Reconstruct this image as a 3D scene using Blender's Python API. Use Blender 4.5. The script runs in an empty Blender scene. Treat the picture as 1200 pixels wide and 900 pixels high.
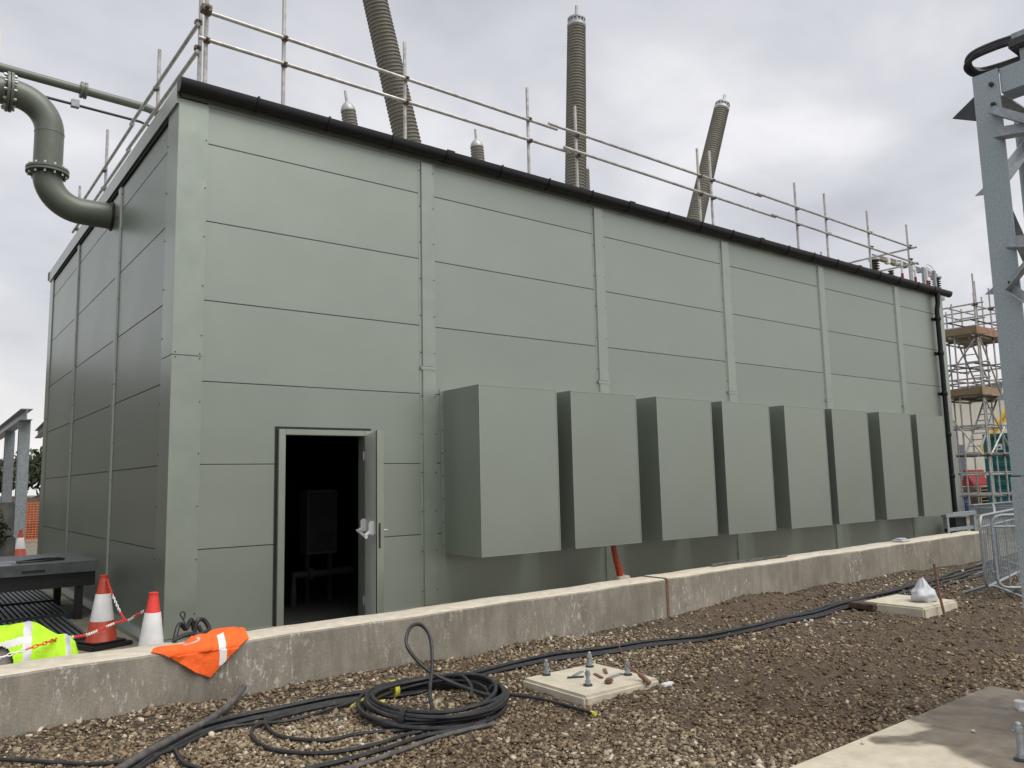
import bpy, bmesh, math, random
import numpy as np
from mathutils import Vector, Matrix

R = math.radians
random.seed(7)
np.random.seed(7)
scn = bpy.context.scene
col = scn.collection

# ------------------------------------------------------------------ camera
CAM = Vector((-2.4964, -9.7975, 1.2063))
yaw, pitch, roll = R(37.6766), R(7.0438), R(-1.3145)
fw = Vector((math.cos(pitch) * math.sin(yaw), math.cos(pitch) * math.cos(yaw), math.sin(pitch)))
rt = Vector((math.cos(yaw), -math.sin(yaw), 0))
up = rt.cross(fw)
r2 = rt * math.cos(roll) + up * math.sin(roll)
u2 = -rt * math.sin(roll) + up * math.cos(roll)
cd = bpy.data.cameras.new("camera")
cam = bpy.data.objects.new("camera", cd)
col.objects.link(cam)
cd.sensor_width = 36.0
cd.lens = 929.12 / 1200 * 36.0
cd.clip_start = 0.05
cd.clip_end = 3000
cam.matrix_world = Matrix(((r2.x, u2.x, -fw.x, CAM.x), (r2.y, u2.y, -fw.y, CAM.y),
                           (r2.z, u2.z, -fw.z, CAM.z), (0, 0, 0, 1)))
scn.camera = cam

# ------------------------------------------------------------------ sky, sun, exposure
SUN_DIR = Vector((0.30, -1.0, 1.65)).normalized()      # towards the sun
SUN_STRENGTH = 1.7
SKY_GAIN = 1.0
w = bpy.data.worlds.new("World")
scn.world = w
w.use_nodes = True
nt = w.node_tree
nt.nodes.clear()
N = nt.nodes.new
L = nt.links.new
out = N('ShaderNodeOutputWorld')
bg = N('ShaderNodeBackground')
bg.inputs['Strength'].default_value = 0.1
sky = N('ShaderNodeTexSky')
sky.sky_type = 'NISHITA'
sky.sun_disc = False
sky.sun_elevation = math.asin(SUN_DIR.z)
sky.sun_rotation = math.atan2(SUN_DIR.x, SUN_DIR.y)
sky.air_density = 1.0
sky.dust_density = 3.0
tc = N('ShaderNodeTexCoord')
sep = N('ShaderNodeSeparateXYZ')
L(tc.outputs['Generated'], sep.inputs[0])
mz = N('ShaderNodeMath'); mz.operation = 'MAXIMUM'; mz.inputs[1].default_value = 0.0
L(sep.outputs['Z'], mz.inputs[0])
az = N('ShaderNodeMath'); az.operation = 'ADD'; az.inputs[1].default_value = 0.32
L(mz.outputs[0], az.inputs[0])
dx = N('ShaderNodeMath'); dx.operation = 'DIVIDE'
dy = N('ShaderNodeMath'); dy.operation = 'DIVIDE'
L(sep.outputs['X'], dx.inputs[0]); L(az.outputs[0], dx.inputs[1])
L(sep.outputs['Y'], dy.inputs[0]); L(az.outputs[0], dy.inputs[1])
cmb = N('ShaderNodeCombineXYZ')
L(dx.outputs[0], cmb.inputs['X']); L(dy.outputs[0], cmb.inputs['Y'])
n1 = N('ShaderNodeTexNoise')
n1.inputs['Scale'].default_value = 2.1
n1.inputs['Detail'].default_value = 5.0
n1.inputs['Roughness'].default_value = 0.5
n1.inputs['Distortion'].default_value = 0.25
L(cmb.outputs[0], n1.inputs['Vector'])
rp = N('ShaderNodeValToRGB')
e = rp.color_ramp.elements
e[0].position = 0.33; e[0].color = (3.45, 3.50, 3.82, 1)
e[1].position = 0.72; e[1].color = (6.2, 6.12, 6.2, 1)
m_ = e.new(0.50); m_.color = (4.35, 4.37, 4.62, 1)
L(n1.outputs['Fac'], rp.inputs[0])
hz = N('ShaderNodeMapRange'); hz.interpolation_type = 'SMOOTHSTEP'
hz.inputs['From Min'].default_value = 0.0; hz.inputs['From Max'].default_value = 0.24
hz.inputs['To Min'].default_value = 0.62; hz.inputs['To Max'].default_value = 0.0
L(mz.outputs[0], hz.inputs['Value'])
hc = N('ShaderNodeRGB'); hc.outputs[0].default_value = (6.5, 6.3, 6.0, 1)
hm = N('ShaderNodeMix'); hm.data_type = 'RGBA'
L(hz.outputs[0], hm.inputs[0]); L(rp.outputs[0], hm.inputs[6]); L(hc.outputs[0], hm.inputs[7])
mx = N('ShaderNodeMix'); mx.data_type = 'RGBA'
mx.inputs[0].default_value = 0.93
L(sky.outputs[0], mx.inputs[6]); L(hm.outputs[2], mx.inputs[7])
L(mx.outputs[2], bg.inputs['Color'])
L(bg.outputs[0], out.inputs['Surface'])

sd = bpy.data.lights.new("sun", 'SUN')
sun = bpy.data.objects.new("sun", sd)
col.objects.link(sun)
sd.energy = SUN_STRENGTH
sd.angle = R(48)
sd.color = (1.0, 0.955, 0.88)
sun.rotation_euler = SUN_DIR.to_track_quat('Z', 'Y').to_euler()
sun.location = (0, -20, 30)

vs = scn.view_settings
vs.view_transform = 'Standard'
vs.look = 'None'
vs.exposure = 0.72
vs.gamma = 1.0
vs.use_curve_mapping = False


# ------------------------------------------------------------------ materials
def mat(name, c, rough=0.6, metal=0.0, var=0.15, scale=6.0, detail=5.0, bump=0.0, bscale=40.0,
        spec=0.5, c2=None, lo=0.35, hi=0.65, coords='Object', stretch=(1, 1, 1), rvar=0.0, island=0.0, dist=0.0):
    m = bpy.data.materials.new(name)
    m.use_nodes = True
    t = m.node_tree
    p = t.nodes['Principled BSDF']
    p.inputs['Roughness'].default_value = rough
    p.inputs['Metallic'].default_value = metal
    p.inputs['Specular IOR Level'].default_value = spec
    co = t.nodes.new('ShaderNodeTexCoord')
    mp = t.nodes.new('ShaderNodeMapping')
    mp.inputs['Scale'].default_value = stretch
    t.links.new(co.outputs[coords], mp.inputs[0])
    nz = t.nodes.new('ShaderNodeTexNoise')
    nz.inputs['Scale'].default_value = scale
    nz.inputs['Detail'].default_value = detail
    nz.inputs['Roughness'].default_value = 0.6
    nz.inputs['Distortion'].default_value = dist
    t.links.new(mp.outputs[0], nz.inputs['Vector'])
    r = t.nodes.new('ShaderNodeValToRGB')
    if c2 is None:
        c2 = tuple(min(1.0, v * (1 + var)) for v in c)
        c1 = tuple(v * (1 - var) for v in c)
    else:
        c1 = c
    r.color_ramp.elements[0].position = lo
    r.color_ramp.elements[0].color = (*c1, 1)
    r.color_ramp.elements[1].position = hi
    r.color_ramp.elements[1].color = (*c2, 1)
    t.links.new(nz.outputs['Fac'], r.inputs[0])
    last = r.outputs[0]
    if island:
        oi = t.nodes.new('ShaderNodeObjectInfo')
        mr = t.nodes.new('ShaderNodeMapRange')
        mr.inputs['To Min'].default_value = 1 - island
        mr.inputs['To Max'].default_value = 1 + island
        t.links.new(oi.outputs['Random'], mr.inputs['Value'])
        hs = t.nodes.new('ShaderNodeHueSaturation')
        t.links.new(mr.outputs[0], hs.inputs['Value'])
        t.links.new(last, hs.inputs['Color'])
        last = hs.outputs[0]
    t.links.new(last, p.inputs['Base Color'])
    if rvar:
        mr = t.nodes.new('ShaderNodeMapRange')
        mr.inputs['To Min'].default_value = rough - rvar
        mr.inputs['To Max'].default_value = rough + rvar
        t.links.new(nz.outputs['Fac'], mr.inputs['Value'])
        t.links.new(mr.outputs[0], p.inputs['Roughness'])
    if bump:
        n2 = t.nodes.new('ShaderNodeTexNoise')
        n2.inputs['Scale'].default_value = bscale
        n2.inputs['Detail'].default_value = 4
        t.links.new(co.outputs[coords], n2.inputs['Vector'])
        b = t.nodes.new('ShaderNodeBump')
        b.inputs['Strength'].default_value = bump
        b.inputs['Distance'].default_value = 0.02
        t.links.new(n2.outputs['Fac'], b.inputs['Height'])
        t.links.new(b.outputs[0], p.inputs['Normal'])
    return m


GREEN = (0.240, 0.282, 0.240)
M = {}
M['clad'] = mat('cladding_green', (0.296, 0.330, 0.287), 0.37, 0.60, 0.022, 1.0, 3, bump=0.07, bscale=0.9, spec=0.5, rvar=0.05, island=0.045)
M['trim'] = mat('trim_green', (0.325, 0.365, 0.315), 0.32, 0.62, 0.04, 3, 4, spec=0.5, rvar=0.06, island=0.03)
M['core'] = mat('joint_shadow_gasket', (0.03, 0.034, 0.03), 0.9, 0, 0.1)
M['screw'] = mat('screw_dark', (0.06, 0.06, 0.055), 0.5, 0.6, 0.2)
M['gutter'] = mat('black_gutter_plastic', (0.006, 0.0065, 0.008), 0.42, 0, 0.3, 8, spec=0.35)
M['roof'] = mat('roof_sheet', (0.25, 0.28, 0.25), 0.5, 0, 0.1, 2)
M['galv'] = mat('galvanised_steel', (0.30, 0.335, 0.36), 0.45, 0.35, 0.2, 26, 6, bump=0.08, bscale=60, rvar=0.1)
M['galv_mottle'] = mat('galvanised_spangle', (0.31, 0.365, 0.395), 0.45, 0.3, 0.16, 95, 6, bump=0.05, bscale=90, rvar=0.1)
M['scaf'] = mat('scaffold_tube', (0.43, 0.42, 0.40), 0.42, 0.4, 0.25, 9, 5, rvar=0.1)
M['coupler'] = mat('coupler_steel', (0.10, 0.075, 0.06), 0.6, 0.4, 0.3, 30, c2=(0.20, 0.155, 0.13))
M['rust'] = mat('rusty_coupler', (0.13, 0.055, 0.03), 0.75, 0.2, 0.4, 30, c2=(0.24, 0.14, 0.09))
M['paint_pipe'] = mat('pipe_green_paint', (0.128, 0.148, 0.120), 0.36, 0, 0.08, 6, 4, rvar=0.05)
M['bolt'] = mat('zinc_bolt', (0.5, 0.5, 0.48), 0.35, 0.7, 0.2, 30)
M['bush'] = mat('bushing_polymer', (0.20, 0.19, 0.155), 0.55, 0, 0.10, 3)
M['alu'] = mat('aluminium_cap', (0.42, 0.43, 0.44), 0.5, 0.4, 0.12, 8)
M['brown_ins'] = mat('brown_porcelain', (0.035, 0.018, 0.015), 0.25, 0, 0.2, 5)
M['dark_metal'] = mat('dark_steel', (0.045, 0.05, 0.052), 0.5, 0.2, 0.25, 7, rvar=0.1)
M['deck'] = mat('grey_deck', (0.085, 0.093, 0.096), 0.45, 0.1, 0.2, 5, rvar=0.1)
M['mat_plastic'] = mat('grating_plastic', (0.022, 0.025, 0.031), 0.5, 0, 0.3, 12)
M['black'] = mat('black_rubber', (0.012, 0.012, 0.013), 0.45, 0, 0.3, 15)
M['cable'] = mat('cable_sheath', (0.014, 0.015, 0.018), 0.40, 0, 0.35, 18, c2=(0.045, 0.044, 0.044), lo=0.45, hi=0.8)
M['conduit'] = mat('dusty_conduit', (0.05, 0.05, 0.052), 0.5, 0, 0.3, 14, c2=(0.12, 0.11, 0.10))
M['yellow_tape'] = mat('yellow_tape', (0.55, 0.50, 0.06), 0.5, 0, 0.15)
M['white_plastic'] = mat('white_plastic', (0.72, 0.72, 0.71), 0.4, 0, 0.06)
M['cone_red'] = mat('cone_red', (0.33, 0.032, 0.016), 0.5, 0, 0.2, 14, c2=(0.44, 0.065, 0.03))
M['cone_red_bright'] = mat('cone_red_clean', (0.72, 0.05, 0.035), 0.42, 0, 0.1, 14)
M['cone_white'] = mat('cone_sleeve', (0.74, 0.74, 0.75), 0.35, 0, 0.08, 9)
M['hiviz_y'] = mat('fluorescent_yellow', (0.42, 0.76, 0.02), 0.8, 0, 0.14, 9, bump=0.55, bscale=13)
M['hiviz_o'] = mat('fluorescent_orange', (0.88, 0.125, 0.014), 0.8, 0, 0.12, 9, bump=0.55, bscale=15)
M['reflect'] = mat('reflective_tape', (0.50, 0.50, 0.52), 0.4, 0.1, 0.12, 12)
M['lining'] = mat('garment_lining', (0.20, 0.18, 0.17), 0.85, 0, 0.2, 20)
M['soil'] = mat('wet_soil', (0.07, 0.048, 0.034), 0.95, 0, 0.4, 15, bump=0.8, bscale=30)
M['pad'] = mat('cream_concrete', (0.52, 0.475, 0.375), 0.8, 0, 0.12, 7, 8, bump=0.25, bscale=70)
M['timber'] = mat('scaffold_board', (0.27, 0.20, 0.125), 0.8, 0, 0.3, 4, stretch=(1, 12, 12))
M['board_red'] = mat('red_brown_toe_board', (0.28, 0.16, 0.105), 0.8, 0, 0.25, 4)
M['teal'] = mat('teal_container_paint', (0.005, 0.135, 0.145), 0.45, 0, 0.15, 3)
M['yellow_plant'] = mat('plant_yellow', (0.72, 0.45, 0.02), 0.4, 0, 0.1, 4)
M['cream_clad'] = mat('cream_cladding', (0.86, 0.82, 0.70), 0.6, 0, 0.04, 0.4)
M['grey_roof'] = mat('grey_roof_sheet', (0.20, 0.22, 0.25), 0.6, 0, 0.08, 0.5)
M['red_plastic'] = mat('red_barrier_plastic', (0.25, 0.02, 0.02), 0.5, 0, 0.1, 4)
M['blue_plastic'] = mat('blue_plastic', (0.035, 0.07, 0.18), 0.5, 0, 0.1, 4)
M['orange_net'] = mat('orange_mesh', (0.75, 0.17, 0.04), 0.7, 0, 0.15, 5)
M['grey_cab'] = mat('grey_cabinet', (0.26, 0.28, 0.29), 0.5, 0, 0.1, 4)
M['glass'] = mat('dark_glass', (0.02, 0.025, 0.03), 0.08, 0, 0.1)
M['bag'] = mat('white_bag', (0.50, 0.52, 0.55), 0.5, 0, 0.12, 8, bump=0.3, bscale=25)
M['door_core'] = mat('door_grey_green', (0.52, 0.56, 0.53), 0.38, 0, 0.05, 3)
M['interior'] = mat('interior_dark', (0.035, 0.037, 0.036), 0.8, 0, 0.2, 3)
M['dim'] = mat('shade_dimmed_grey', (0.075, 0.078, 0.08), 0.6, 0, 0.15, 5)  # pale cabinet darkened: the room's shade is in this colour
M['leaf'] = mat('leaf_green', (0.045, 0.06, 0.025), 0.8, 0, 0.4, 3)
M['bark'] = mat('bark', (0.06, 0.045, 0.03), 0.9, 0, 0.3, 5)


def concrete_mat():
    m = bpy.data.materials.new('weathered_concrete')
    m.use_nodes = True
    t = m.node_tree
    p = t.nodes['Principled BSDF']
    p.inputs['Roughness'].default_value = 0.88
    n = t.nodes.new
    l = t.links.new
    co = n('ShaderNodeTexCoord')

    def noise(scale, stretch, detail=6, rough=0.62, dist=0.0):
        mp = n('ShaderNodeMapping'); mp.inputs['Scale'].default_value = stretch
        l(co.outputs['Object'], mp.inputs[0])
        z = n('ShaderNodeTexNoise')
        z.inputs['Scale'].default_value = scale; z.inputs['Detail'].default_value = detail
        z.inputs['Roughness'].default_value = rough; z.inputs['Distortion'].default_value = dist
        l(mp.outputs[0], z.inputs['Vector'])
        return z.outputs['Fac']

    def ramp(f, a, ca, b, cb):
        r = n('ShaderNodeValToRGB')
        r.color_ramp.elements[0].position = a; r.color_ramp.elements[0].color = (*ca, 1)
        r.color_ramp.elements[1].position = b; r.color_ramp.elements[1].color = (*cb, 1)
        l(f, r.inputs[0])
        return r.outputs[0]

    def mix(a, b, f, mode='MIX'):
        x = n('ShaderNodeMix'); x.data_type = 'RGBA'; x.blend_type = mode
        if isinstance(f, float): x.inputs[0].default_value = f
        else: l(f, x.inputs[0])
        l(a, x.inputs[6]); l(b, x.inputs[7])
        return x.outputs[2]
    base = ramp(noise(1.5, (1, 1, 1)), 0.3, (0.195, 0.178, 0.146), 0.7, (0.325, 0.300, 0.248))
    streak = ramp(noise(9, (1, 1, 0.2), 9, 0.72), 0.32, (0.66, 0.65, 0.63), 0.68, (1.18, 1.18, 1.18))
    c = mix(base, streak, 0.8, 'MULTIPLY')
    fine = ramp(noise(60, (1, 1, 1), 3), 0.3, (0.8, 0.8, 0.8), 0.75, (1.12, 1.12, 1.12))
    c = mix(c, fine, 0.7, 'MULTIPLY')
    eff = ramp(noise(27, (1, 1, 0.42), 8, 0.75, 0.15), 0.55, (0, 0, 0), 0.62, (1, 1, 1))
    lumpy = ramp(noise(1.9, (1, 1, 0.6), 2), 0.47, (0, 0, 0), 0.62, (0.8, 0.8, 0.8))
    em = mix(eff, lumpy, 1.0, 'MULTIPLY')
    white = n('ShaderNodeRGB'); white.outputs[0].default_value = (0.56, 0.53, 0.48, 1)
    c = mix(c, white.outputs[0], em)
    l(c, p.inputs['Base Color'])
    b = n('ShaderNodeBump'); b.inputs['Strength'].default_value = 0.35; b.inputs['Distance'].default_value = 0.01
    l(noise(45, (1, 1, 1), 6), b.inputs['Height'])
    l(b.outputs[0], p.inputs['Normal'])
    return m


M['conc'] = concrete_mat()


def lit_top_mat():
    # upstand wall top: light from above put into a paler colour; kerb shares it
    return mat('lit_pale_concrete', (0.54, 0.49, 0.40), 0.85, 0, 0.14, 9, 7, bump=0.2, bscale=60)


M['lit_pale'] = lit_top_mat()


def slab_mat():
    m = bpy.data.materials.new('wet_slab_concrete')
    m.use_nodes = True
    t = m.node_tree
    p = t.nodes['Principled BSDF']
    n = t.nodes.new
    l = t.links.new
    co = n('ShaderNodeTexCoord')
    z = n('ShaderNodeTexNoise'); z.inputs['Scale'].default_value = 1.15; z.inputs['Detail'].default_value = 5
    z.inputs['Roughness'].default_value = 0.45; z.inputs['Distortion'].default_value = 0.5
    l(co.outputs['Object'], z.inputs['Vector'])
    # damp zone: a puddled area round (1.9, -1.0) from the slab's origin
    vd = n('ShaderNodeVectorMath'); vd.operation = 'DISTANCE'; vd.inputs[1].default_value = (2.05, -0.15, 0.16)
    l(co.outputs['Object'], vd.inputs[0])
    a = n('ShaderNodeMath'); a.operation = 'MULTIPLY_ADD'; a.inputs[1].default_value = -0.42; a.inputs[2].default_value = 0.60
    l(vd.outputs['Value'], a.inputs[0])
    s = n('ShaderNodeMath'); s.operation = 'ADD'
    l(a.outputs[0], s.inputs[0]); l(z.outputs['Fac'], s.inputs[1])
    wet = n('ShaderNodeValToRGB')
    wet.color_ramp.elements[0].position = 0.60; wet.color_ramp.elements[0].color = (0, 0, 0, 1)
    wet.color_ramp.elements[1].position = 0.64; wet.color_ramp.elements[1].color = (1, 1, 1, 1)
    l(s.outputs[0], wet.inputs[0])
    z2 = n('ShaderNodeTexNoise'); z2.inputs['Scale'].default_value = 9; z2.inputs['Detail'].default_value = 8
    l(co.outputs['Object'], z2.inputs['Vector'])
    dry = n('ShaderNodeValToRGB')
    dry.color_ramp.elements[0].position = 0.3; dry.color_ramp.elements[0].color = (0.47, 0.42, 0.325, 1)
    dry.color_ramp.elements[1].position = 0.7; dry.color_ramp.elements[1].color = (0.60, 0.55, 0.44, 1)
    l(z2.outputs['Fac'], dry.inputs[0])
    damp = n('ShaderNodeValToRGB')
    damp.color_ramp.elements[0].position = 0.3; damp.color_ramp.elements[0].color = (0.125, 0.098, 0.068, 1)
    damp.color_ramp.elements[1].position = 0.7; damp.color_ramp.elements[1].color = (0.225, 0.19, 0.14, 1)
    l(z2.outputs['Fac'], damp.inputs[0])
    x = n('ShaderNodeMix'); x.data_type = 'RGBA'
    l(wet.outputs[0], x.inputs[0]); l(dry.outputs[0], x.inputs[6]); l(damp.outputs[0], x.inputs[7])
    l(x.outputs[2], p.inputs['Base Color'])
    mr = n('ShaderNodeMapRange'); mr.inputs['To Min'].default_value = 0.85; mr.inputs['To Max'].default_value = 0.5
    l(wet.outputs[0], mr.inputs['Value']); l(mr.outputs[0], p.inputs['Roughness'])
    b = n('ShaderNodeBump'); b.inputs['Strength'].default_value = 0.2; b.inputs['Distance'].default_value = 0.01
    l(z2.outputs['Fac'], b.inputs['Height']); l(b.outputs[0], p.inputs['Normal'])
    return m


M['slab'] = slab_mat()


def stone_mat():
    m = bpy.data.materials.new('gravel_stone')
    m.use_nodes = True
    t = m.node_tree
    p = t.nodes['Principled BSDF']
    p.inputs['Roughness'].default_value = 0.85
    n = t.nodes.new
    l = t.links.new
    at = n('ShaderNodeAttribute'); at.attribute_name = 'tone'
    r = n('ShaderNodeValToRGB')
    cr = r.color_ramp
    cr.elements[0].position = 0.0; cr.elements[0].color = (0.080, 0.053, 0.030, 1)
    cr.elements[1].position = 1.0; cr.elements[1].color = (0.58, 0.52, 0.415, 1)
    for pos, c in ((0.25, (0.150, 0.102, 0.060)), (0.5, (0.240, 0.178, 0.108)), (0.68, (0.280, 0.230, 0.155)), (0.85, (0.38, 0.318, 0.218))):
        q = cr.elements.new(pos); q.color = (*c, 1)
    l(at.outputs['Fac'], r.inputs[0])
    co = n('ShaderNodeTexCoord')
    z = n('ShaderNodeTexNoise'); z.inputs['Scale'].default_value = 70; z.inputs['Detail'].default_value = 3
    l(co.outputs['Object'], z.inputs['Vector'])
    mr = n('ShaderNodeMapRange'); mr.inputs['To Min'].default_value = 0.7; mr.inputs['To Max'].default_value = 1.25
    l(z.outputs['Fac'], mr.inputs['Value'])
    hs = n('ShaderNodeHueSaturation')
    l(mr.outputs[0], hs.inputs['Value']); l(r.outputs[0], hs.inputs['Color'])
    l(hs.outputs[0], p.inputs['Base Color'])
    return m


M['stone'] = stone_mat()


def gravel_ground_mat():
    m = bpy.data.materials.new('gravel_and_soil')
    m.use_nodes = True
    t = m.node_tree
    p = t.nodes['Principled BSDF']
    p.inputs['Roughness'].default_value = 0.92
    n = t.nodes.new
    l = t.links.new
    co = n('ShaderNodeTexCoord')
    v = n('ShaderNodeTexVoronoi'); v.inputs['Scale'].default_value = 34
    l(co.outputs['Object'], v.inputs['Vector'])
    sp = n('ShaderNodeSeparateColor')
    l(v.outputs['Color'], sp.inputs[0])
    r = n('ShaderNodeValToRGB')
    cr = r.color_ramp
    cr.elements[0].color = (0.045, 0.031, 0.019, 1); cr.elements[1].color = (0.32, 0.265, 0.18, 1)
    q = cr.elements.new(0.6); q.color = (0.13, 0.10, 0.072, 1)
    l(sp.outputs[0], r.inputs[0])
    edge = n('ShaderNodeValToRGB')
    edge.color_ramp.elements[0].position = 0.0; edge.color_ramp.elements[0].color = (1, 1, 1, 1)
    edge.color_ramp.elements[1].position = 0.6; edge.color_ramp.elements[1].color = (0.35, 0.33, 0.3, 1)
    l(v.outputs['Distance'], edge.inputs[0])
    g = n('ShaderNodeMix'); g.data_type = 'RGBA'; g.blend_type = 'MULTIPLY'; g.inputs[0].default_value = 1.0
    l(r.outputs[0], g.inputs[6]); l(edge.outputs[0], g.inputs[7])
    z = n('ShaderNodeTexNoise'); z.inputs['Scale'].default_value = 18; z.inputs['Detail'].default_value = 8
    l(co.outputs['Object'], z.inputs['Vector'])
    s = n('ShaderNodeValToRGB')
    s.color_ramp.elements[0].position = 0.3; s.color_ramp.elements[0].color = (0.048, 0.032, 0.020, 1)
    s.color_ramp.elements[1].position = 0.75; s.color_ramp.elements[1].color = (0.135, 0.097, 0.062, 1)
    l(z.outputs['Fac'], s.inputs[0])
    at = n('ShaderNodeAttribute'); at.attribute_name = 'soil'
    mm = n('ShaderNodeMapRange'); mm.inputs['From Min'].default_value = 0.1; mm.inputs['From Max'].default_value = 0.6
    mm.inputs['To Max'].default_value = 0.85
    l(at.outputs['Fac'], mm.inputs['Value'])
    x = n('ShaderNodeMix'); x.data_type = 'RGBA'
    l(mm.outputs[0], x.inputs[0]); l(g.outputs[2], x.inputs[6]); l(s.outputs[0], x.inputs[7])
    l(x.outputs[2], p.inputs['Base Color'])
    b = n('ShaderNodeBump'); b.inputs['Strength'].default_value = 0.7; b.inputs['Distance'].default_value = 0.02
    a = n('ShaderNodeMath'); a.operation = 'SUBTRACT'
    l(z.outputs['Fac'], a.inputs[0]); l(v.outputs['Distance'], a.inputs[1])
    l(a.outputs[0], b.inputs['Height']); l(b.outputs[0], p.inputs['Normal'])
    return m


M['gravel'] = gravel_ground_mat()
M['yard'] = mat('yard_concrete', (0.16, 0.145, 0.11), 0.9, 0, 0.3, 1.8, 8, c2=(0.27, 0.25, 0.19), bump=0.3, bscale=30)
M['ground'] = mat('site_ground', (0.12, 0.10, 0.075), 0.95, 0, 0.3, 0.5, 8, c2=(0.22, 0.19, 0.15))

# ------------------------------------------------------------------ mesh helpers
ORG = {}


class MB:
    def __init__(self):
        self.v = []
        self.f = []

    def add(self, v, f):
        o = len(self.v)
        self.v += [tuple(p) for p in v]
        self.f += [tuple(i + o for i in q) for q in f]
        return self

    def box(self, x0, x1, y0, y1, z0, z1, mtx=None):
        v = [Vector(p) for p in ((x0, y0, z0), (x1, y0, z0), (x1, y1, z0), (x0, y1, z0),
                                 (x0, y0, z1), (x1, y0, z1), (x1, y1, z1), (x0, y1, z1))]
        if mtx is not None:
            v = [mtx @ p for p in v]
        return self.add(v, [(0, 3, 2, 1), (4, 5, 6, 7), (0, 1, 5, 4), (1, 2, 6, 5), (2, 3, 7, 6), (3, 0, 4, 7)])

    def prism(self, poly, fn, a, b):
        """poly: 2D points; fn(u, v, w) -> 3D; extruded over w = a..b"""
        n = len(poly)
        v = [fn(p[0], p[1], a) for p in poly] + [fn(p[0], p[1], b) for p in poly]
        f = [tuple(range(n))[::-1], tuple(range(n, 2 * n))]
        f += [(i, (i + 1) % n, n + (i + 1) % n, n + i) for i in range(n)]
        return self.add(v, f)

    def tube(self, pts, r, seg=8, caps=True):
        pts = [Vector(p) for p in pts]
        n = len(pts)
        rs = r if isinstance(r, (list, tuple)) else [r] * n
        v = []
        prev = None
        for i, p in enumerate(pts):
            t = (pts[min(i + 1, n - 1)] - pts[max(i - 1, 0)]).normalized()
            if prev is None:
                a = Vector((0, 0, 1)) if abs(t.z) < 0.9 else Vector((1, 0, 0))
                nrm = t.cross(a).normalized()
            else:
                nrm = (prev - t * prev.dot(t)).normalized()
            prev = nrm
            b = t.cross(nrm)
            for k in range(seg):
                an = 2 * math.pi * k / seg
                v.append(p + (nrm * math.cos(an) + b * math.sin(an)) * rs[i])
        f = []
        for i in range(n - 1):
            for k in range(seg):
                f.append((i * seg + k, i * seg + (k + 1) % seg, (i + 1) * seg + (k + 1) % seg, (i + 1) * seg + k))
        if caps:
            f.append(tuple(range(seg))[::-1])
            f.append(tuple((n - 1) * seg + k for k in range(seg)))
        return self.add(v, f)

    def lathe(self, prof, base, axis=(0, 0, 1), seg=20, scale=(1, 1)):
        ax = Vector(axis).normalized()
        a = Vector((1, 0, 0)) if abs(ax.x) < 0.9 else Vector((0, 1, 0))
        uu = (a - ax * a.dot(ax)).normalized()
        ww = ax.cross(uu)
        base = Vector(base)
        v = []
        for r, h in prof:
            for k in range(seg):
                an = 2 * math.pi * k / seg
                v.append(base + ax * h + uu * (r * math.cos(an) * scale[0]) + ww * (r * math.sin(an) * scale[1]))
        f = []
        n = len(prof)
        for i in range(n - 1):
            for k in range(seg):
                f.append((i * seg + k, i * seg + (k + 1) % seg, (i + 1) * seg + (k + 1) % seg, (i + 1) * seg + k))
        f.append(tuple(range(seg))[::-1])
        f.append(tuple((n - 1) * seg + k for k in range(seg)))
        return self.add(v, f)

    def angle(self, p0, p1, wdt, th, side, other):
        """L section from p0 to p1: flanges along 'side' and 'other' directions"""
        p0, p1 = Vector(p0), Vector(p1)
        s, o = Vector(side).normalized(), Vector(other).normalized()
        prof = [(0, 0), (wdt, 0), (wdt, th), (th, th), (th, wdt), (0, wdt)]
        n = 6
        v = [p0 + s * a + o * b for a, b in prof] + [p1 + s * a + o * b for a, b in prof]
        f = [tuple(range(n))[::-1], tuple(range(n, 2 * n))] + [(i, (i + 1) % n, n + (i + 1) % n, n + i) for i in range(n)]
        return self.add(v, f)

    def mesh(self, name, org=(0, 0, 0), bevel=0.0, smooth=35):
        o = Vector(org)
        me = bpy.data.meshes.new(name)
        me.from_pydata([tuple(Vector(p) - o) for p in self.v], [], self.f)
        me.update()
        bm = bmesh.new()
        bm.from_mesh(me)
        bmesh.ops.recalc_face_normals(bm, faces=bm.faces)
        if bevel:
            es = [q for q in bm.edges if len(q.link_faces) == 2 and q.calc_face_angle(0) > 0.6]
            bmesh.ops.bevel(bm, geom=es, offset=bevel, segments=2, affect='EDGES', clamp_overlap=True)
        bm.to_mesh(me)
        bm.free()
        for pl in me.polygons:
            pl.use_smooth = True
        me.set_sharp_from_angle(angle=R(smooth))
        return me

    def build(self, name, m, parent=None, org=None, bevel=0.0, smooth=35):
        if parent is not None:
            o = ORG[parent.name]
            ob = bpy.data.objects.new(name, self.mesh(name, o, bevel, smooth))
            col.objects.link(ob)
            ob.parent = parent
            ORG[ob.name] = o
        else:
            o = Vector(org if org is not None else (0, 0, 0))
            ob = bpy.data.objects.new(name, self.mesh(name, o, bevel, smooth))
            col.objects.link(ob)
            ob.location = o
            ORG[ob.name] = o
        ob.data.materials.append(M[m])
        return ob


def tag(o, label=None, cat=None, group=None, kind=None):
    if label: o['label'] = label
    if cat: o['category'] = cat
    if group: o['group'] = group
    if kind: o['kind'] = kind
    return o


def thing(name, org, label, cat, group=None):
    o = bpy.data.objects.new(name, None)
    o.empty_display_size = 0.2
    col.objects.link(o)
    o.location = org
    ORG[o.name] = Vector(org)
    return tag(o, label, cat, group)


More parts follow.
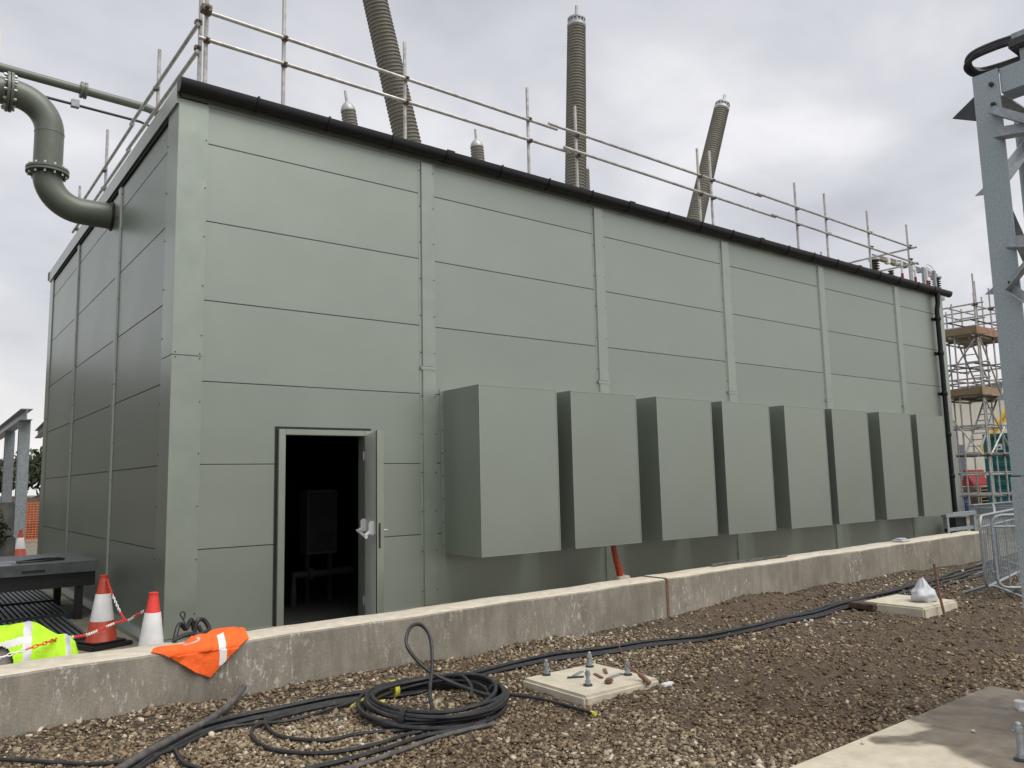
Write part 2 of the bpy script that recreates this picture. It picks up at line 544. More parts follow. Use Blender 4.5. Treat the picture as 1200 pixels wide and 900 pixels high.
def place(name, me, m, parent, loc):
    """linked piece: shares mesh data, location in world coordinates"""
    ob = bpy.data.objects.new(name, me)
    col.objects.link(ob)
    ob.parent = parent
    ob.location = Vector(loc) - ORG[parent.name]
    ORG[ob.name] = Vector(loc)
    if not me.materials:
        me.materials.append(M[m])
    return ob


def smooth_path(pts, n=8):
    P = [Vector(p) for p in pts]
    out_ = []
    for i in range(len(P) - 1):
        a, b, c, d = P[max(i - 1, 0)], P[i], P[i + 1], P[min(i + 2, len(P) - 1)]
        for k in range(n):
            t = k / n
            out_.append(0.5 * ((2 * b) + (c - a) * t + (2 * a - 5 * b + 4 * c - d) * t * t + (3 * b - a - 3 * c + d) * t ** 3))
    out_.append(P[-1])
    return out_


# ------------------------------------------------------------------ ground
_ph = np.random.rand(40, 4)


def nz2(x, y, sc, k0=0):
    """cheap smooth value noise from sinusoids, about -1..1"""
    s = 0
    for i in range(6):
        a, b, c, d = _ph[(k0 + i) % 40]
        an = a * 6.283
        s = s + np.sin((x * np.cos(an) + y * np.sin(an)) * sc * (0.7 + b) + c * 6.283) * (0.6 + 0.8 * d)
    return s / 3.2


def soil_amount(x, y):
    """bare compacted soil: a broad band from the wall mound towards the slab"""
    d = np.sqrt(((x - 5.2) / 3.3) ** 2 + ((y + 5.75) / 1.15) ** 2)
    e_ = np.sqrt(((x - 6.4) / 1.6) ** 2 + ((y + 3.35) / 0.35) ** 2)
    s = np.clip(1.35 - d, 0, 1) + np.clip(1.3 - e_, 0, 1) * 0.8
    s = s + 0.28 * nz2(x, y, 1.6, 3) + 0.16 * nz2(x, y, 5.2, 11)
    return np.clip(s, 0, 1)


def ground_h(x, y):
    h = -0.505 + 0.018 * nz2(x, y, 0.9, 0) + 0.010 * nz2(x, y, 4.0, 7)
    h = h + 0.075 * np.exp(-(((x - 6.6) / 0.8) ** 2 + ((y + 3.1) / 0.30) ** 2))
    h = h + 0.05 * np.exp(-(((x - 9.0) / 3.5) ** 2 + ((y + 3.1) / 0.28) ** 2))
    h = h + (0.025 + 0.022 * nz2(x, y, 6.0, 15)) * np.exp(-(((y + 3.1) / 0.22) ** 2))
    return h


g = MB()
g.add([(-700, -700, -0.64), (700, -700, -0.64), (700, 700, -0.64), (-700, 700, -0.64)], [(0, 1, 2, 3)])
tag(g.build('ground', 'ground'), kind='structure')

xs = np.concatenate([np.arange(-12, -3, 0.4), np.arange(-3, 11, 0.055), np.arange(11, 20, 0.16), np.arange(20, 46, 0.7)])
ys = np.concatenate([np.arange(-16, -9.2, 0.4), np.arange(-9.2, -2.95, 0.055)])
XX, YY = np.meshgrid(xs, ys)
ZZ = ground_h(XX, YY) + (0.005 + 0.007 * soil_amount(XX, YY)) * np.random.randn(*XX.shape)
vv = np.stack([XX, YY, ZZ], -1).reshape(-1, 3)
nx, ny = len(xs), len(ys)
ii = (np.arange(ny - 1)[:, None] * nx + np.arange(nx - 1)[None, :]).reshape(-1)
ff = np.stack([ii, ii + 1, ii + 1 + nx, ii + nx], -1)
me = bpy.data.meshes.new('gravel_bed')
me.from_pydata(vv.tolist(), [], ff.tolist())
at = me.attributes.new('soil', 'FLOAT', 'POINT')
at.data.foreach_set('value', soil_amount(vv[:, 0], vv[:, 1]).astype(np.float32))
for pl_ in me.polygons:
    pl_.use_smooth = True
gb = bpy.data.objects.new('gravel_bed', me)
col.objects.link(gb)
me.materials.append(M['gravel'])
tag(gb, kind='structure')

# loose stones: uncountable, one object
hexa = np.array([(-1, -1, -1), (1, -1, -1), (1, 1, -1), (-1, 1, -1), (-1, -1, 1), (1, -1, 1), (1, 1, 1), (-1, 1, 1)]) * 0.62
hxf = np.array([(0, 2, 1), (0, 3, 2), (4, 5, 6), (4, 6, 7), (0, 1, 5), (0, 5, 4), (1, 2, 6), (1, 6, 5), (2, 3, 7), (2, 7, 6), (3, 0, 4), (3, 4, 7)])


def scatter(n, r0, r1, smin, smax):
    rr = np.sqrt(np.random.uniform(r0 * r0, r1 * r1, n))
    th = R(37.7) + np.random.uniform(R(-48), R(46), n)
    x = CAM.x + rr * np.sin(th)
    y = CAM.y + rr * np.cos(th)
    k = (y < -3.06) & (x < 30)
    # bare soil keeps few stones
    k &= np.random.rand(n) > soil_amount(x, y) * 0.78
    # not on the concrete pads and slab
    k &= ~((x > 1.78) & (x < 2.67) & (y > -5.09) & (y < -4.25))
    k &= ~((x > 7.2) & (x < 8.12) & (y > -5.1) & (y < -4.30))
    k &= ~((x < 4.16) & (y < -7.0) & (x > -1.3))
    s = smin * (smax / smin) ** (np.random.rand(n) ** 1.7)
    return x[k], y[k], s[k]


sets = [scatter(56000, 2.2, 6.2, 0.007, 0.026), scatter(46000, 5.0, 9.0, 0.009, 0.029), scatter(30000, 8.0, 16.0, 0.014, 0.036),
        scatter(900, 2.6, 9.0, 0.025, 0.045)]
sx = np.concatenate([s[0] for s in sets]); sy = np.concatenate([s[1] for s in sets]); ss = np.concatenate([s[2] for s in sets])
ns0 = len(sx)
# clods on the bare soil
cr_ = np.sqrt(np.random.uniform(3.0 ** 2, 12.0 ** 2, 60000)); ct_ = R(37.7) + np.random.uniform(R(-40), R(44), 60000)
cx_, cy_ = CAM.x + cr_ * np.sin(ct_), CAM.y + cr_ * np.cos(ct_)
ck = (cy_ < -3.07) & (np.random.rand(60000) < soil_amount(cx_, cy_) * .30 - .05) & ~((cx_ > 7.2) & (cx_ < 8.12) & (cy_ > -5.1) & (cy_ < -4.30)) & ~((cx_ < 4.16) & (cy_ < -7.0)) & ~((cx_ > 1.78) & (cx_ < 2.67) & (cy_ > -5.09) & (cy_ < -4.25))
cs_ = .008 * (4.0 ** (np.random.rand(int(ck.sum())) ** 2.2))
sx = np.concatenate([sx, cx_[ck]]); sy = np.concatenate([sy, cy_[ck]]); ss = np.concatenate([ss, cs_])
ns = len(sx)
sz = ground_h(sx, sy)
P = hexa[None] * np.random.uniform(0.40, 1.35, (ns, 8, 3))
P = P * np.stack([ss * np.random.uniform(0.9, 1.5, ns), ss * np.random.uniform(0.65, 1.05, ns), ss * np.random.uniform(0.35, 0.75, ns)], -1)[:, None, :]
an = np.random.rand(ns) * 6.283
tl = np.random.randn(ns) * 0.5
ct, st = np.cos(tl)[:, None], np.sin(tl)[:, None]
P = np.stack([P[..., 0] * ct - P[..., 2] * st, P[..., 1], P[..., 0] * st + P[..., 2] * ct], -1)
ca, sa = np.cos(an)[:, None], np.sin(an)[:, None]
P = np.stack([P[..., 0] * ca - P[..., 1] * sa, P[..., 0] * sa + P[..., 1] * ca, P[..., 2]], -1)
P += np.stack([sx, sy, sz + ss * np.random.uniform(0.05, 0.45, ns)], -1)[:, None, :]
F = (hxf[None] + (np.arange(ns) * 8)[:, None, None]).reshape(-1, 3)
me = bpy.data.meshes.new('gravel')
me.vertices.add(ns * 8)
me.vertices.foreach_set('co', P.reshape(-1).astype(np.float32))
me.loops.add(len(F) * 3)
me.loops.foreach_set('vertex_index', F.reshape(-1).astype(np.int32))
me.polygons.add(len(F))
me.polygons.foreach_set('loop_start', (np.arange(len(F)) * 3).astype(np.int32))
me.update(calc_edges=True)
at = me.attributes.new('tone', 'FLOAT', 'POINT')
tone = np.clip(0.50 + 0.26 * np.random.randn(ns) + 0.10 * nz2(sx, sy, 2.2, 20) - 0.22 * soil_amount(sx, sy), 0, 1)
tone[ns0:] = np.clip(.06 + .10 * np.random.rand(ns - ns0), 0, 1)
at.data.foreach_set('value', np.repeat(tone, 8).astype(np.float32))
gs = bpy.data.objects.new('gravel', me)
col.objects.link(gs)
me.materials.append(M['stone'])
tag(gs, 'loose tan and brown crushed stone covering the ground by the wall', 'gravel', kind='stuff')

# grit between the stones
def grit(n, r0, r1, smin, smax):
    rr = np.sqrt(np.random.uniform(r0 * r0, r1 * r1, n))
    th = R(37.7) + np.random.uniform(R(-46), R(44), n)
    x = CAM.x + rr * np.sin(th); y = CAM.y + rr * np.cos(th)
    k = (y < -3.05) & ~((x > 1.79) & (x < 2.66) & (y > -5.08) & (y < -4.26)) & ~((x > 7.2) & (x < 8.12) & (y > -5.12) & (y < -4.30)) & ~((x < 4.15) & (y < -7.02) & (x > -1.3))
    return x[k], y[k], (smin + (smax - smin) * np.random.rand(n) ** 2)[k]


A_ = [grit(26000, 2.4, 6.5, .0035, .0085), grit(26000, 5.5, 11.0, .005, .012)]
gx_ = np.concatenate([a[0] for a in A_]); gy_ = np.concatenate([a[1] for a in A_]); gs_ = np.concatenate([a[2] for a in A_])
ng = len(gx_)
octa = np.array([(1, 0, 0), (0, 1, 0), (-1, 0, 0), (0, -1, 0), (0, 0, 1), (0, 0, -1)], float)
ocf = np.array([(0, 1, 4), (1, 2, 4), (2, 3, 4), (3, 0, 4), (1, 0, 5), (2, 1, 5), (3, 2, 5), (0, 3, 5)])
Q = octa[None] * np.random.uniform(.6, 1.4, (ng, 6, 1)) + np.random.randn(ng, 6, 3) * .18
Q = Q * (gs_[:, None] * np.array([1.2, .9, .6])[None])[:, None, :]
an = np.random.rand(ng) * 6.283
ca, sa = np.cos(an)[:, None], np.sin(an)[:, None]
Q = np.stack([Q[..., 0] * ca - Q[..., 1] * sa, Q[..., 0] * sa + Q[..., 1] * ca, Q[..., 2]], -1)
Q += np.stack([gx_, gy_, ground_h(gx_, gy_) + gs_ * .5], -1)[:, None, :]
GF = (ocf[None] + (np.arange(ng) * 6)[:, None, None]).reshape(-1, 3)
me = bpy.data.meshes.new('grit')
me.vertices.add(ng * 6); me.vertices.foreach_set('co', Q.reshape(-1).astype(np.float32))
me.loops.add(len(GF) * 3); me.loops.foreach_set('vertex_index', GF.reshape(-1).astype(np.int32))
me.polygons.add(len(GF)); me.polygons.foreach_set('loop_start', (np.arange(len(GF)) * 3).astype(np.int32))
me.update(calc_edges=True)
at = me.attributes.new('tone', 'FLOAT', 'POINT')
at.data.foreach_set('value', np.repeat(np.clip(.45 + .27 * np.random.randn(ng) - .12 * soil_amount(gx_, gy_), 0, 1), 6).astype(np.float32))
gt = bpy.data.objects.new('grit', me)
col.objects.link(gt)
me.materials.append(M['stone'])
tag(gt, 'fine brown grit and chippings between the stones on the soil', 'grit', kind='stuff')

# lower yard behind the upstand wall
g = MB()
g.box(-12, 34, -2.60, 30, -0.70, -0.60)
tag(g.build('yard_floor', 'yard'), kind='structure')

# ------------------------------------------------------------------ concrete upstand wall
cw = thing('concrete_wall', (4.9, -2.83, -0.6), 'low grey concrete upstand wall with rust brown joint strip and pale streaks', 'wall')


def wall_seg(x0, x1, z0, z1):
    """slightly uneven cast wall, chamfered arrises"""
    n = max(2, int((x1 - x0) / 0.25))
    c = 0.018
    y0, y1 = -3.03, -2.60
    b, tp = MB(), MB()
    v = []
    tv = []
    for i in range(n + 1):
        x = x0 + (x1 - x0) * i / n
        z = z0 + (z1 - z0) * i / n + 0.004 * math.sin(x * 3.1) + 0.003 * math.sin(x * 7.7)
        wv = 0.004 * math.sin(x * 2.3 + 1)
        v += [(x, y0 + wv, -0.75), (x, y0 + wv, z - c), (x, y0 + wv + c * .6, z - 0.005), (x, y1 - c, z - 0.005), (x, y1, z - c), (x, y1, -0.75)]
        tv += [(x, y0 + wv + c * .6, z - 0.004), (x, y0 + wv + c * 1.3, z + 0.001), (x, y1 - c * 1.4, z + 0.001), (x, y1 - c * .9, z - 0.004)]
    f = []
    for i in range(n):
        for k in range(5):
            f.append((i * 6 + k, (i + 1) * 6 + k, (i + 1) * 6 + k + 1, i * 6 + k + 1))
    f += [tuple(range(6)), tuple(n * 6 + k for k in range(6))[::-1]]
    tf = []
    for i in range(n):
        for k in range(3):
            tf.append((i * 4 + k, (i + 1) * 4 + k, (i + 1) * 4 + k + 1, i * 4 + k + 1))
    b.add(v, f)
    s = b.build('wall_segment', 'conc', cw, smooth=30)
    tp.add(tv, tf)
    tp.build('lit_wall_top', 'lit_pale', s, smooth=30)


wall_seg(-7.0, 5.04, -0.085, -0.025)
wall_seg(5.085, 14.2, -0.015, 0.045)
g = MB()
g.box(5.0425, 5.0825, -3.036, -2.62, -0.70, -0.022)
g.build('joint_strip', 'rust', cw)

# ------------------------------------------------------------------ the green building
BL, BD, BH = 20.2, 10.4, 6.06
FZ = -0.60
bld = thing('steel_building', (BL / 2, BD / 2, FZ), 'large grey green flat panel clad steel building with eight wall hoods', 'building')
SEAM = [6.02, 5.5, 4.5, 3.5, 2.5, 1.5, 0.5, -0.5]
GAP = 0.009
POSTS = [(3.385, 3.665), (6.914, 7.202), (10.463, 10.783), (13.991, 14.303), (17.505, 17.819)]
FB = [(0.337, 3.385), (3.665, 6.914), (7.202, 10.463), (10.783, 13.991), (14.303, 17.505), (17.819, 19.90)]
LP = [(3.13, 3.37), (6.72, 6.95)]
LB = [(0.466, 3.13), (3.37, 6.72), (6.95, 9.92)]
_pc = {}
DX0, DX1, DZ1 = 1.285, 2.60, 1.945


def panel_mesh(wd, h, face):
    key = (round(wd, 3), round(h, 3), face)
    if key not in _pc:
        b = MB()
        if face == 'F':
            b.box(-wd / 2, wd / 2, 0.0, 0.05, -h / 2, h / 2)
        else:
            b.box(0.0, 0.05, -wd / 2, wd / 2, -h / 2, h / 2)
        me_ = b.mesh('panel', bevel=0.004)
        me_.materials.append(M['clad'])
        _pc[key] = me_
    return _pc[key]


def front_panel(x0, x1, z0, z1):
    x0 -= 0.03; x1 += 0.03          # runs in behind the cover trims
    place('panel', panel_mesh(x1 - x0, z1 - z0, 'F'), 'clad', bld, ((x0 + x1) / 2, 0, (z0 + z1) / 2))


def left_panel(y0, y1, z0, z1):
    y0 -= 0.03; y1 += 0.03
    place('panel', panel_mesh(y1 - y0, z1 - z0, 'L'), 'clad', bld, (0, (y0 + y1) / 2, (z0 + z1) / 2))


for b_i, (x0, x1) in enumerate(FB):
    for k in range(7):
        z1, z0 = SEAM[k] - GAP / 2, SEAM[k + 1] + GAP / 2
        if b_i == 0 and k == 4:         # notched over the door head
            p = [(x0 - .03, z0), (DX0, z0), (DX0, DZ1), (DX1, DZ1), (DX1, z0), (x1 + .03, z0), (x1 + .03, z1), (x0 - .03, z1)]
            q = MB()
            q.prism(p, lambda a, c, d: (a, d, c), 0.0, 0.05)
            q.build('panel', 'clad', bld)
        elif b_i == 0 and k > 4:
            front_panel(x0, DX0 - 0.03, z0, z1)
            front_panel(DX1 + 0.03, x1, z0, z1)
        else:
            front_panel(x0, x1, z0, z1)
for (y0, y1) in LB:
    for k in range(7):
        z1, z0 = SEAM[k] - GAP / 2, SEAM[k + 1] + GAP / 2
        if k == 0: z1 = 5.86
        left_panel(y0, y1, z0, z1)
# unseen sides in full-length rows
for k in range(7):
    z1, z0 = SEAM[k] - GAP / 2, SEAM[k + 1] + GAP / 2
    q = MB(); q.box(BL - 0.05, BL, 0.2, BD - 0.2, z0, z1); q.build('panel', 'clad', bld)
    q = MB(); q.box(0.2, BL - 0.2, BD - 0.05, BD, z0, z1); q.build('panel', 'clad', bld)
# dark backing (the joints' gaskets), with the door opening left free
q = MB()
q.box(0.055, DX0 + .02, 0.052, 0.09, FZ, 6.0)
q.box(DX1 - .02, BL - .06, 0.052, 0.09, FZ, 6.0)
q.box(DX0 + .02, DX1 - .02, 0.052, 0.09, DZ1 - .02, 6.0)
q.box(0.052, 0.09, 0.091, BD - 0.06, FZ, 6.0)
q.box(BL - 0.09, BL - 0.052, 0.091, BD - 0.06, FZ, 6.0)
q.box(0.091, BL - 0.091, BD - 0.09, BD - 0.052, FZ, 6.0)
q.build('inner_lining', 'core', bld)
# roof
q = MB(); q.box(0.0, BL, 0.0, BD, 6.03, 6.10)
q.build('roof', 'roof', bld)


def top_hat(x0, x1, z0, z1, nm='post_cover', face='F'):
    """cover trim: two flanges and a proud centre"""
    wd = x1 - x0
    f, h = 0.30 * wd, 0.028
    prof = [(x0, -0.003), (x0 + f * .45, -0.003), (x0 + f * .55, -h), (x1 - f * .55, -h), (x1 - f * .45, -0.003), (x1, -0.003),
            (x1, -0.001), (x0, -0.001)]
    prof[5] = (x1 + 0.0, -0.003)
    q_ = MB()
    if face == 'F':
        q_.prism(prof, lambda a, b, c: (a, b, c), z0, z1)
    else:
        q_.prism(prof, lambda a, b, c: (b, a, c), z0, z1)
    o = q_.build(nm, 'trim' if face == 'F' else 'clad', bld)
    s = MB()
    z = z0 + 0.2
    while z < z1 - 0.05:
        for xx in (x0 + 0.022, x1 - 0.022):
            if face == 'F':
                s.lathe([(0.008, 0.0), (0.008, 0.010)], (xx, -0.0025, z), (0, -1, 0), 6)
            else:
                s.lathe([(0.008, 0.0), (0.008, 0.010)], (-0.0025, xx, z), (-1, 0, 0), 6)
        z += 0.55
    if s.v:
        tag(s.build('screw_heads', 'screw', o), kind='stuff')
    return o


for x0, x1 in POSTS:
    top_hat(x0, x1, -0.48, 2.895)
    top_hat(x0, x1, 2.905, 5.98)
    q = MB(); q.box(x0 + .01, x1 - .01, -0.0345, -0.0285, 2.85, 2.90)
    q.build('splice_plate', 'trim', bld)
for y0, y1 in LP:
    top_hat(y0, y1, -0.48, 2.795, face='L')
    top_hat(y0, y1, 2.805, 5.87, face='L')


def corner(cx, cy, sx_, sy_, wx, wy, z0, z1):
    """L shaped corner flashing, flat faces 20 mm proud"""
    t_ = 0.022
    p = [(cx - sx_ * t_, cy - sy_ * t_), (cx + sx_ * wx, cy - sy_ * t_), (cx + sx_ * wx, cy - sy_ * 0.002), (cx - sx_ * .002, cy - sy_ * .002),
         (cx - sx_ * .002, cy + sy_ * wy), (cx - sx_ * t_, cy + sy_ * wy)]
    q_ = MB()
    q_.prism(p, lambda a, b, c: (a, b, c), z0, z1)
    o = q_.build('corner_flashing', 'trim', bld, bevel=0.003)
    return o


for (z0, z1) in ((-0.48, 2.795), (2.802, 6.00)):
    o = corner(0, 0, 1, 1, 0.335, 0.46, z0, z1)
    s = MB()
    z = z0 + 0.25
    while z < z1:
        s.lathe([(0.008, 0.0), (0.008, 0.008)], (0.315, -0.022, z), (0, -1, 0), 6)
        s.lathe([(0.008, 0.0), (0.008, 0.008)], (-0.022, 0.44, z), (-1, 0, 0), 6)
        z += 0.62
    tag(s.build('screw_heads', 'screw', o), kind='stuff')
    corner(BL, 0, -1, 1, 0.205, 0.30, z0, z1)
    corner(0, BD, 1, -1, 0.3, 0.45, z0, z1)
q = MB()
for zz in (2.77, 2.83):
    for xx in (0.02, 0.30):
        q.lathe([(0.008, 0), (0.008, .008)], (xx, -0.022, zz), (0, -1, 0), 6)
tag(q.build('screw_heads', 'screw', bld), kind='stuff')
# base flashing and plinth angle
q = MB(); q.box(-0.03, DX0 - .02, -0.03, 0.05, FZ, -0.485); q.box(DX1 + .02, BL + .03, -0.03, 0.05, FZ, -0.485)
q.build('base_flashing', 'trim', bld)
q = MB(); q.prism([(-0.10, FZ), (-0.10, FZ + .05), (-0.035, -0.49), (0.05, -0.49), (0.05, FZ)], lambda a, b, c: (a, c, b), 0.055, BD + .02)
q.build('base_flashing', 'trim', bld)
# verge flashing of the left gable with an open joint below
q = MB()
q.prism([(-0.05, 5.93), (-0.05, 6.17), (0.10, 6.17), (0.10, 6.102), (-0.02, 6.102), (-0.02, 5.93)], lambda a, b, c: (a, c, b), -0.02, BD + .03)
q.build('verge_flashing', 'trim', bld)
q = MB(); q.box(-0.03, 0.05, 0.47, 9.92, 5.872, 5.90); q.build('verge_shadow_strip', 'core', bld)  # dark strip standing in for the shadow below the verge
# eaves strip under the gutter
q = MB(); q.box(0.33, BL - .21, -0.012, -0.002, 5.985, 6.028); q.build('eaves_trim', 'trim', bld)

# gutter: half round black section with unions and brackets
GX0, GX1 = -0.04, 20.46
gut = None
q = MB()
prof = []
for k in range(13):
    a = math.pi + math.pi * k / 12
    prof.append((-0.115 + 0.095 * math.cos(a), 6.16 + 0.125 * math.sin(a)))
prof += [(-0.02, 6.185), (-0.032, 6.185)]
for k in range(13):
    a = 2 * math.pi - math.pi * k / 12
    prof.append((-0.115 + 0.083 * math.cos(a), 6.16 + 0.113 * math.sin(a)))
prof += [(-0.198, 6.185), (-0.21, 6.185)]
q.prism(prof, lambda a, b, c: (c, a, b), GX0, GX1)
gut = q.build('gutter', 'gutter', bld)
q = MB()
cap = [(-0.115 + 0.096 * math.cos(math.pi + math.pi * k / 12), 6.16 + 0.126 * math.sin(math.pi + math.pi * k / 12)) for k in range(13)]
q.prism(cap + [(-0.019, 6.187), (-0.211, 6.187)], lambda a, b, c: (c, a, b), GX0 - 0.012, GX0 - 0.001)
q.build('stop_end', 'gutter', gut)
q = MB(); q.prism(cap + [(-0.019, 6.187), (-0.211, 6.187)], lambda a, b, c: (c, a, b), GX1 + 0.001, GX1 + 0.012)
q.build('stop_end', 'gutter', gut)
x = 0.9
k_ = 0
while x < 20.2:
    q = MB()
    hw = 0.07 if k_ % 4 == 3 else 0.016
    pr_ = [(-0.115 + 0.107 * math.cos(math.pi + math.pi * k / 12), 6.16 + 0.137 * math.sin(math.pi + math.pi * k / 12)) for k in range(13)]
    pr2 = [(-0.115 + 0.097 * math.cos(2 * math.pi - math.pi * k / 12), 6.16 + 0.127 * math.sin(2 * math.pi - math.pi * k / 12)) for k in range(13)]
    q.prism(pr_ + [(-0.008, 6.2), (-0.018, 6.2)] + pr2 + [(-0.212, 6.2), (-0.222, 6.2)], lambda a, b, c: (c, a, b), x - hw, x + hw)
    q.build('gutter_union' if hw > .05 else 'gutter_bracket', 'gutter', gut)
    x += 0.98
    k_ += 1
q = MB(); q.box(GX0, GX1, -0.026, 0.02, 6.104, 6.215); q.build('eaves_flashing', 'gutter', bld)
q = MB(); q.box(-.06, BL + .1, BD + .03, BD + .19, 6.0, 6.17); q.build('rear_gutter', 'gutter', bld)
# downpipe
q = MB()
q.tube(smooth_path([(19.72, -0.12, 6.10), (19.72, -0.12, 5.80), (19.68, -0.10, 5.6), (19.68, -0.10, 5.4)], 5) + [Vector((19.68, -0.10, -0.35))], 0.062, 12)
dp = q.build('downpipe', 'gutter', bld)
for z in (5.35, 4.4, 3.3, 2.2, 1.1, 0.1):
    q = MB(); q.lathe([(0.075, -0.05), (0.08, -0.04), (0.08, 0.04), (0.075, 0.05)], (19.68, -0.10, z), seg=12)
    q.box(19.50, 19.80, -0.028, -0.012, z - .03, z + .03)
    q.build('pipe_clip', 'gutter', dp)

# hoods ---------------------------------------------------------
HOOD = [(3.79, 5.195), (5.485, 6.89), (7.385, 8.79), (9.10, 10.50), (11.00, 12.40), (12.675, 14.07), (14.58, 15.985), (16.28, 17.68)]
HZ0, HZ1, HY = 0.205, 2.56, -0.905
for i, (x0, x1) in enumerate(HOOD):
    # folded sheet box, open at the bottom
    t_ = 0.004
    q = MB()
    q.box(x0, x1, HY, HY + t_, HZ0, HZ1)
    o = q.build('vent_hood', 'clad', bld)
    for (a0, a1) in ((x0 + .0005, x0 + .0005 + t_), (x1 - .0005 - t_, x1 - .0005)):
        q = MB(); q.box(a0, a1, HY + t_ + .0005, -0.008, HZ0 + .001, HZ1 - .001); q.build('side_sheet', 'clad', o)
    q = MB(); q.box(x0 + t_ + .001, x1 - t_ - .001, HY + t_ + .0005, -0.008, HZ1 - t_ - .001, HZ1 - .001); q.build('top_sheet', 'clad', o)
    q = MB()
    q.box(x0 + t_ + .001, x1 - t_ - .001, HY + t_ + .0005, HY + .05, HZ0 + .001, HZ0 + .005)
    q.build('bottom_return', 'clad', o)
    # folded hem lines round the front sheet
    q = MB()
    q.box(x0 - .004, x0 + .012, HY - .004, HY - .0005, HZ0, HZ1); q.box(x1 - .012, x1 + .004, HY - .004, HY - .0005, HZ0, HZ1)
    q.box(x0 + .0125, x1 - .0125, HY - .004, HY - .0005, HZ1 - .014, HZ1); q.box(x0 + .0125, x1 - .0125, HY - .004, HY - .0005, HZ0, HZ0 + .014)
    q.build('hem', 'trim', o)
    for (a0, a1) in ((x0 - .065, x0 - .0005), (x1 + .0005, x1 + .065)):
        q = MB(); q.box(a0, a1, -0.0085, -0.0035, HZ0 - .02, HZ1 + .02)
        fl = q.build('flange', 'trim', o)
        s = MB(); z = HZ0 + .12
        while z < HZ1:
            s.lathe([(0.008, 0), (0.008, .010)], ((a0 + a1) / 2, -0.0085, z), (0, -1, 0), 6)
            z += .33
        tag(s.build('screw_heads', 'screw', fl), kind='stuff')
    # louvre opening behind the hood
    q = MB(); q.box(x0 + .15, x1 - .15, -0.03, -0.004, HZ0 + .3, HZ1 - .25); lv = q.build('louvre_frame', 'core', o)

# door -----------------------------------------------------------
FRT = 0.055
q = MB(); q.box(DX0 + .004, DX0 + .092, -FRT, 0.14, FZ, DZ1 - .004)
q.build('door_jamb', 'trim', bld, bevel=.004)
q = MB(); q.box(DX1 - .115, DX1 - .004, -FRT, 0.14, FZ, DZ1 - .004)
q.build('door_jamb', 'trim', bld, bevel=.004)
q = MB(); q.box(DX0 + .093, DX1 - .116, -FRT, 0.14, DZ1 - .075, DZ1 - .004)
q.build('door_head', 'trim', bld, bevel=.004)
q = MB(); q.box(DX0 - .03, DX0 + .003, -0.012, -0.002, FZ, DZ1 + .03); q.box(DX0 + .0035, DX1, -0.012, -0.002, DZ1 + .002, DZ1 + .03)
q.build('opening_gasket', 'black', bld)
HX, HYY = 2.475, -0.075
ang = R(180 + 70.5)                       # swung out about 74 degrees from shut
d_ = Vector((math.cos(ang), math.sin(ang), 0)); nrm_ = Vector((-d_.y, d_.x, 0))     # nrm_ points to the outer face (+x side)
if nrm_.x < 0: nrm_ = -nrm_
LW = 1.075


def leafpt(s, n, z): return Vector((HX, HYY, 0)) + d_ * s + nrm_ * n + Vector((0, 0, z))


def leafbox(q, s0, s1, n0, n1, z0, z1):
    v = [leafpt(s, n, z) for z in (z0, z1) for s, n in ((s0, n0), (s1, n0), (s1, n1), (s0, n1))]
    q.add(v, [(0, 3, 2, 1), (4, 5, 6, 7), (0, 1, 5, 4), (1, 2, 6, 5), (2, 3, 7, 6), (3, 0, 4, 7)])
    return q


lf = leafbox(MB(), 0, LW, 0.004, 0.066, FZ + .03, DZ1 - .07).build('door_leaf', 'door_core', bld, bevel=.003)
leafbox(MB(), LW - .02, LW + .004, -0.008, 0.0035, FZ + .03, DZ1 - .07).build('edge_seal', 'black', lf)
leafbox(MB(), LW + .001, LW + .0045, 0.012, 0.085, FZ + .03, DZ1 - .07).build('edge_strip', 'trim', lf)
leafbox(MB(), LW + .005, LW + .008, 0.022, 0.045, 0.45, 0.75).build('lock_plate', 'black', lf)
for s0 in (0.10, LW - .20):
    leafbox(MB(), s0, s0 + .075, -0.075, 0.0035, 0.60, 0.77).build('panic_bar_housing', 'white_plastic', lf, bevel=.015)
q = MB(); q.tube([leafpt(.08, -.11, .62), leafpt(LW - .12, -.11, .58)], 0.019, 10)
for s0 in (.13, LW - .16):
    q.tube([leafpt(s0, -.06, .64), leafpt(s0, -.11, .6)], 0.024, 8)
q.build('panic_bar', 'white_plastic', lf)
q = MB(); q.tube([leafpt(LW - .06, .068, .66), leafpt(LW - .06, .125, .66), leafpt(LW - .075, .14, .66), leafpt(LW - .19, .14, .655)], 0.011, 8)
q.build('lever_handle', 'alu', lf)
leafbox(MB(), LW - .085, LW - .035, 0.0665, 0.075, .50, .74).build('handle_plate', 'black', lf, bevel=.003)
for z in (-.3, .65, 1.6):
    q = MB(); q.lathe([(.014, -.06), (.014, .06)], leafpt(-.012, -.012, z), seg=10); q.build('hinge', 'alu', lf)

